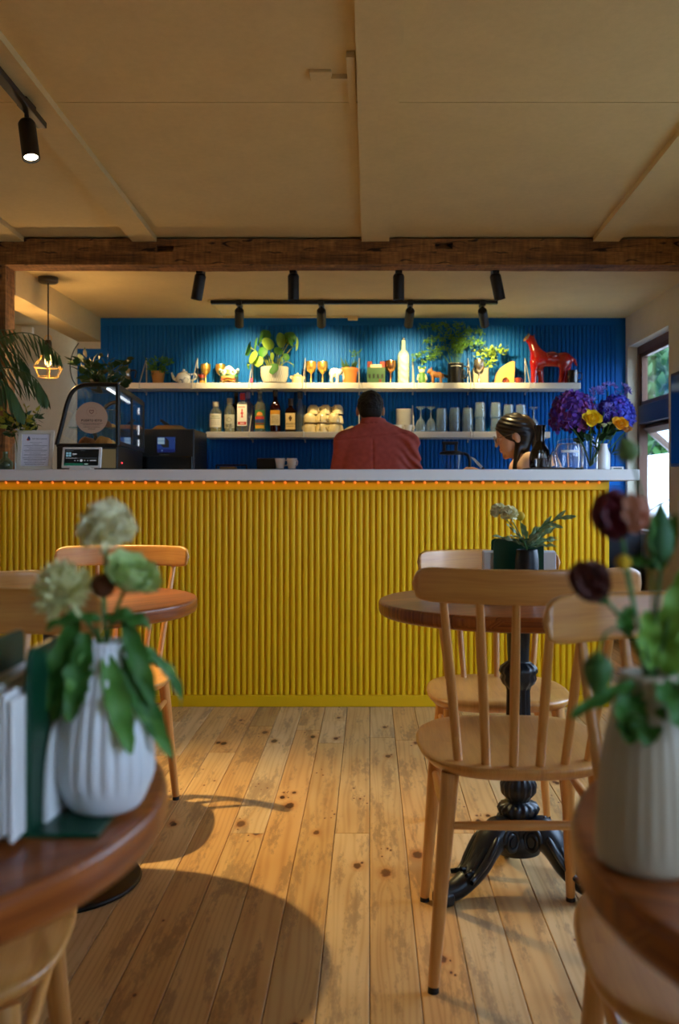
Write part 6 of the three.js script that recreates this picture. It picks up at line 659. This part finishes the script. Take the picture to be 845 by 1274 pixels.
const nl = [-0.2315, 0.8, -0.874], kl = [-0.2315, 0.877, -0.874];
const wf = leafy(0xfff8cc, { roughness: 0.7 }), wf2 = leafy(0xd2e69c, { roughness: 0.7 }), cf = leafy(0xf2eeb4, { roughness: 0.7 });
cutFlower('carnation', 'ruffled white carnation standing highest in the ribbed vase', gL, [nl, kl, [-0.2325, 0.93, -0.874], [-0.2295, 0.978, -0.872]], pompom(0.026, 90, { len: 0.6, wid: 0.75, wave: 0.35 }), wf, { tilt: [0.35, 0.15], sepal: 0.016, leaves: [[[-0.224, 0.878, -0.868], [0.75, -0.05, 0.1], [0.1, 0.8, 0.5], 0.1, 0.013, -1.75]] });
cutFlower('lisianthus', 'pale green white bloom leaning to the side of the ribbed vase', gL, [nl, [-0.23, 0.877, -0.872], [-0.22, 0.91, -0.868], [-0.208, 0.938, -0.864]], bloom(0.029, 30, { tight: 0.2, wide: 1.15, curl0: 1.0, curl1: -0.2, wave: 0.2, waves: 2, lift: 0.5, wid: 1.3 }), wf2, { tilt: [0.5, -0.45], sepal: 0.016, leaves: [[[-0.222, 0.872, -0.862], [0.45, -0.55, 0.2], [0.1, 0.6, 0.7], 0.095, 0.02, -0.7], [[-0.214, 0.905, -0.866], [0.3, -0.7, 0.2], [0.2, 0.4, 0.8], 0.085, 0.018, -0.3]] });
cutFlower('chrysanthemum', 'shaggy cream chrysanthemum leaning out of the ribbed vase', gL, [nl, [-0.236, 0.877, -0.872], [-0.25, 0.905, -0.866], [-0.263, 0.925, -0.86]], pompom(0.028, 190, { len: 0.72, wid: 0.22, low: -0.5, wave: 0.3 }), cf, { tilt: [0.55, 0.5], sepal: 0.015, leaves: [[[-0.252, 0.905, -0.862], [-0.25, -0.8, 0.2], [-0.2, 0.3, 0.9], 0.085, 0.022, -0.15], [[-0.244, 0.89, -0.86], [-0.1, -0.8, 0.3], [0, 0.4, 0.9], 0.075, 0.022, -0.2]] });
cutFlower('seed_head', 'round brown seed head among the cream flowers', gL, [nl, kl, [-0.2305, 0.905, -0.864], [-0.2295, 0.931, -0.858]], sdf((x, y, z) => Math.hypot(x, y, z) - 0.0105 - 0.001 * Math.sin(x * 1500) * Math.sin(y * 1500) * Math.sin(z * 1500), [-0.014, -0.014, -0.014], [0.014, 0.014, 0.014], 0.0012), M(0x5a2f12, 0.9), { sepal: 0.016, leaves: [[[-0.232, 0.9, -0.86], [-0.6, 0.25, 0.3], [0, 0.8, 0.5], 0.05, 0.016, -1.2], [[-0.229, 0.9, -0.86], [0.6, 0.3, 0.3], [0, 0.8, 0.5], 0.045, 0.018, -1.3]] });
cutFlower('foliage_sprig', 'drooping wavy green leaves around the ribbed vase neck', gL, [nl, [-0.2325, 0.872, -0.87], [-0.235, 0.895, -0.86]], null, null, { cat: 'leaves', leaves: [[[-0.24, 0.88, -0.868], [-0.65, -0.35, 0.1], [-0.2, 0.7, 0.7], 0.085, 0.018, -0.75], [[-0.242, 0.876, -0.862], [-0.4, -0.7, 0.15], [-0.1, 0.5, 0.8], 0.07, 0.02, -0.3], [[-0.22, 0.868, -0.862], [0.5, -0.75, 0.15], [0.1, 0.5, 0.8], 0.1, 0.017, -0.35], [[-0.226, 0.87, -0.856], [0.28, -0.75, 0.3], [0.1, 0.5, 0.8], 0.085, 0.021, -0.2], [[-0.24, 0.873, -0.856], [-0.22, -0.8, 0.3], [0, 0.5, 0.8], 0.06, 0.02, -0.2], [[-0.228, 0.876, -0.866], [0.85, 0.1, 0.1], [0.1, 0.8, 0.5], 0.085, 0.015, -1.7]], leafM: leafy(0x5f9a3e) });
const nr = [0.213, 0.79, -0.757], kr = [0.2125, 0.868, -0.756];
const burg = leafy(0x6a0c26, { roughness: 0.6 }), peach = leafy(0xe0a58c, { roughness: 0.65 }), brownP = leafy(0x5e2a22, { roughness: 0.7 });
const ballBloom = (r, n) => bloom(r, n, { tight: 0.05, wide: 0.95, curl0: 1.6, curl1: 1.35, wave: 0.12, waves: 2, lift: 0.85, wid: 1.5, len: 1.75 });
cutFlower('ranunculus', 'burgundy and pink double bloom on a tall stem', gR, [nr, kr, [0.199, 0.93, -0.752], [0.188, 0.985, -0.748]], [['burgundy_petals', ballBloom(0.0245, 34).translate(-0.003, 0.013, 0), burg], ['pink_petals', ballBloom(0.0225, 18).scale(0.85, 0.92, 0.9).translate(0.011, 0.013, 0.007), peach]], null, { tilt: [0.25, 0.25], sepal: 0.012, rS: 0.0016 });
cutFlower('faded_rose', 'faded brownish rose drooping towards the chairs', gR, [nr, [0.21, 0.868, -0.754], [0.19, 0.915, -0.748], [0.17, 0.938, -0.744]], ballBloom(0.0225, 32).translate(0, 0.012, 0), brownP, { tilt: [0.3, 0.6], sepal: 0.018, leaves: [[[0.196, 0.905, -0.75], [-0.3, 0.5, 0.3], [0, 0.2, 0.9], 0.045, 0.016, 0.8]] });
const budG = (r, l) => la(dense([[0.0012, 0], [r * 0.8, l * 0.15], [r, l * 0.35], [r * 0.8, l * 0.65], [r * 0.3, l * 0.9], [0.0008, l]], 16), 18);
cutFlower('flower_bud', 'large closed green bud on a straight stem', gR, [nr, [0.2135, 0.868, -0.754], [0.216, 0.915, -0.752], [0.219, 0.957, -0.75]], [['bud', budG(0.0105, 0.048), leafy(0x3f7a4c)]], null, { leaves: [[[0.2185, 0.953, -0.749], [-0.25, 1, 0.15], [0.3, 0, 0.9], 0.045, 0.012, 0.25], [[0.218, 0.955, -0.752], [-0.9, 0.35, 0.1], [0, 0.6, 0.7], 0.028, 0.01, -0.6], [[0.219, 0.955, -0.749], [0.25, 1, 0.1], [-0.3, 0, 0.9], 0.042, 0.012, 0.2]] });
cutFlower('flower_bud', 'small round green bud on the tallest thin stem', gR, [nr, [0.214, 0.868, -0.756], [0.213, 0.95, -0.753], [0.205, 1.01, -0.75], [0.197, 1.035, -0.748]], [['bud', budG(0.0085, 0.02).rotateZ(0.4), leafy(0x6a8a4a)]], null, { rS: 0.001 });
cutFlower('flower_bud', 'drooping green bud hanging over the chair back', gR, [nr, [0.2105, 0.866, -0.754], [0.195, 0.905, -0.746], [0.178, 0.91, -0.74], [0.169, 0.893, -0.738]], [['bud', budG(0.011, 0.034).rotateX(Math.PI), leafy(0x3c6e2c)]], null, { rS: 0.0012, sepal: 0.012 });
cutFlower('daisy_button', 'yellow button flower low among the burgundy blooms', gR, [nr, [0.2125, 0.868, -0.752], [0.196, 0.93, -0.744], [0.187, 0.96, -0.735]], sdf((x, y, z) => Math.hypot(x, y, z) - 0.006, [-0.009, -0.009, -0.009], [0.009, 0.009, 0.009], 0.0015), M(0xd0a818, 0.8), { rS: 0.0011 });
cutFlower('foliage_sprig', 'drooping green leaves around the tall beige vase neck', gR, [nr, [0.2115, 0.868, -0.752], [0.205, 0.9, -0.742]], null, null, { cat: 'leaves', leaves: [[[0.206, 0.868, -0.745], [-0.5, -0.55, 0.35], [-0.2, 0.5, 0.8], 0.05, 0.02, 0.8], [[0.2, 0.87, -0.74], [-0.9, -0.25, 0.3], [0, 0.8, 0.5], 0.06, 0.014, -0.3], [[0.207, 0.866, -0.738], [-0.15, -0.8, 0.3], [0, 0.4, 0.9], 0.042, 0.024, 0.1], [[0.194, 0.862, -0.738], [-0.1, -0.9, 0.2], [0, 0.3, 0.9], 0.036, 0.022, 0.1], [[0.22, 0.87, -0.742], [0.7, -0.5, 0.3], [0.2, 0.5, 0.8], 0.06, 0.026, 0.5], [[0.222, 0.873, -0.742], [0.9, -0.1, 0.3], [0, 0.8, 0.5], 0.06, 0.024, -0.9], [[0.213, 0.872, -0.736], [0.3, -0.4, 0.6], [0, 0.7, 0.5], 0.05, 0.024, -0.6]] });
cutFlower('green_spray', 'upright stem with broad bright green leaves', gR, [nr, [0.2155, 0.868, -0.756], [0.222, 0.9, -0.752], [0.228, 0.93, -0.75]], null, null, { cat: 'leaves', leaves: [[[0.222, 0.893, -0.752], [0.4, 0.95, 0.1], [-0.3, 0.1, 0.9], 0.085, 0.03, 0.3], [[0.218, 0.88, -0.75], [0.8, 0.5, 0.2], [-0.1, 0.3, 0.9], 0.06, 0.026, 0.3], [[0.212, 0.88, -0.748], [-0.25, 0.95, 0.1], [0.2, 0, 0.9], 0.05, 0.018, 0.5]], leafM: leafy(0x77ab3c) });
// flowers on the iron-footed table
{ const p = [0.391, TT + 0.0, -2.478]; const t = thing('bud_vase', 'small matt black pot of flowers before the green holder', 'vase', p); obj('pot', la(dense([[0.0225, 0.012], [0.027, 0.03], [0.0295, 0.07], [0.029, 0.11], [0.026, 0.132]], 20).concat([[0.024, 0.132], [0.025, 0.11], [0.001, 0.1]]), 32), M(0x10151b, 0.4), t); obj('glass_foot', la([[0.001, 0.004], [0.021, 0.004], [0.024, 0.008], [0.022, 0.014], [0.001, 0.014]], 28), mThickGlass, t);
  const b = [0.391, 0.84, -2.478], k = [0.391, 0.862, -2.478], g = 'small flowers in the black pot';
  cutFlower('carnation', 'cream carnation leaning furthest out of the black pot', g, [b, k, [0.345, 0.93, -2.47], [0.318, 0.958, -2.465]], pompom(0.021, 60, { len: 0.6, wid: 0.75, wave: 0.35 }), wf, { tilt: [0.4, 0.4], rS: 0.0013 }); cutFlower('carnation', 'cream carnation between its neighbour and the yellow button', g, [b, k, [0.36, 0.92, -2.46], [0.344, 0.95, -2.455]], pompom(0.023, 60, { len: 0.6, wid: 0.75, wave: 0.35 }), wf, { tilt: [0.5, -0.1], rS: 0.0013 });
  cutFlower('daisy_button', 'yellow button flower above the black pot', g, [b, k, [0.376, 0.91, -2.47], [0.373, 0.945, -2.468]], sdf((x, y, z) => Math.hypot(x, y, z) - 0.0115, [-0.015, -0.015, -0.015], [0.015, 0.015, 0.015], 0.002), M(0xc8a41c, 0.8), { rS: 0.0012 });
  const lv = []; for (let q = 0; q < 16; q++) { const a = rr(-2.6, 0.7), e = rr(0.15, 0.8); lv.push([[0.391 + Math.cos(a) * 0.012, 0.866 + rr(0, 0.03), -2.478 - Math.sin(a) * 0.01], [Math.cos(a) * 1.2, e, -Math.sin(a) * 0.8], [0, 1, 0.4], rr(0.05, 0.1), rr(0.012, 0.022), rr(-0.5, 0.3)]); } cutFlower('foliage_sprig', 'grey-green leafy sprig spreading from the black pot', g, [b, k, [0.41, 0.9, -2.47], [0.44, 0.928, -2.465], [0.48, 0.942, -2.46]], null, null, { cat: 'leaves', leaves: [...lv, [[0.425, 0.915, -2.47], [0.6, 0.7, 0], [0, 0.2, 1], 0.04, 0.01, 0.3], [[0.44, 0.928, -2.465], [0.9, -0.3, 0], [0, 0.2, 1], 0.04, 0.01, 0.3], [[0.455, 0.934, -2.463], [0.7, 0.6, 0], [0, 0.2, 1], 0.04, 0.01, 0.3], [[0.47, 0.94, -2.46], [1, 0.1, 0], [0, 0.3, 1], 0.04, 0.011, 0.2]], leafM: leafy(0x7f9c74), rS: 0.0011 }); }

scene.traverse((o) => { if (o.isMesh) o.castShadow = o.receiveShadow = true; });
renderer.render(scene, camera);
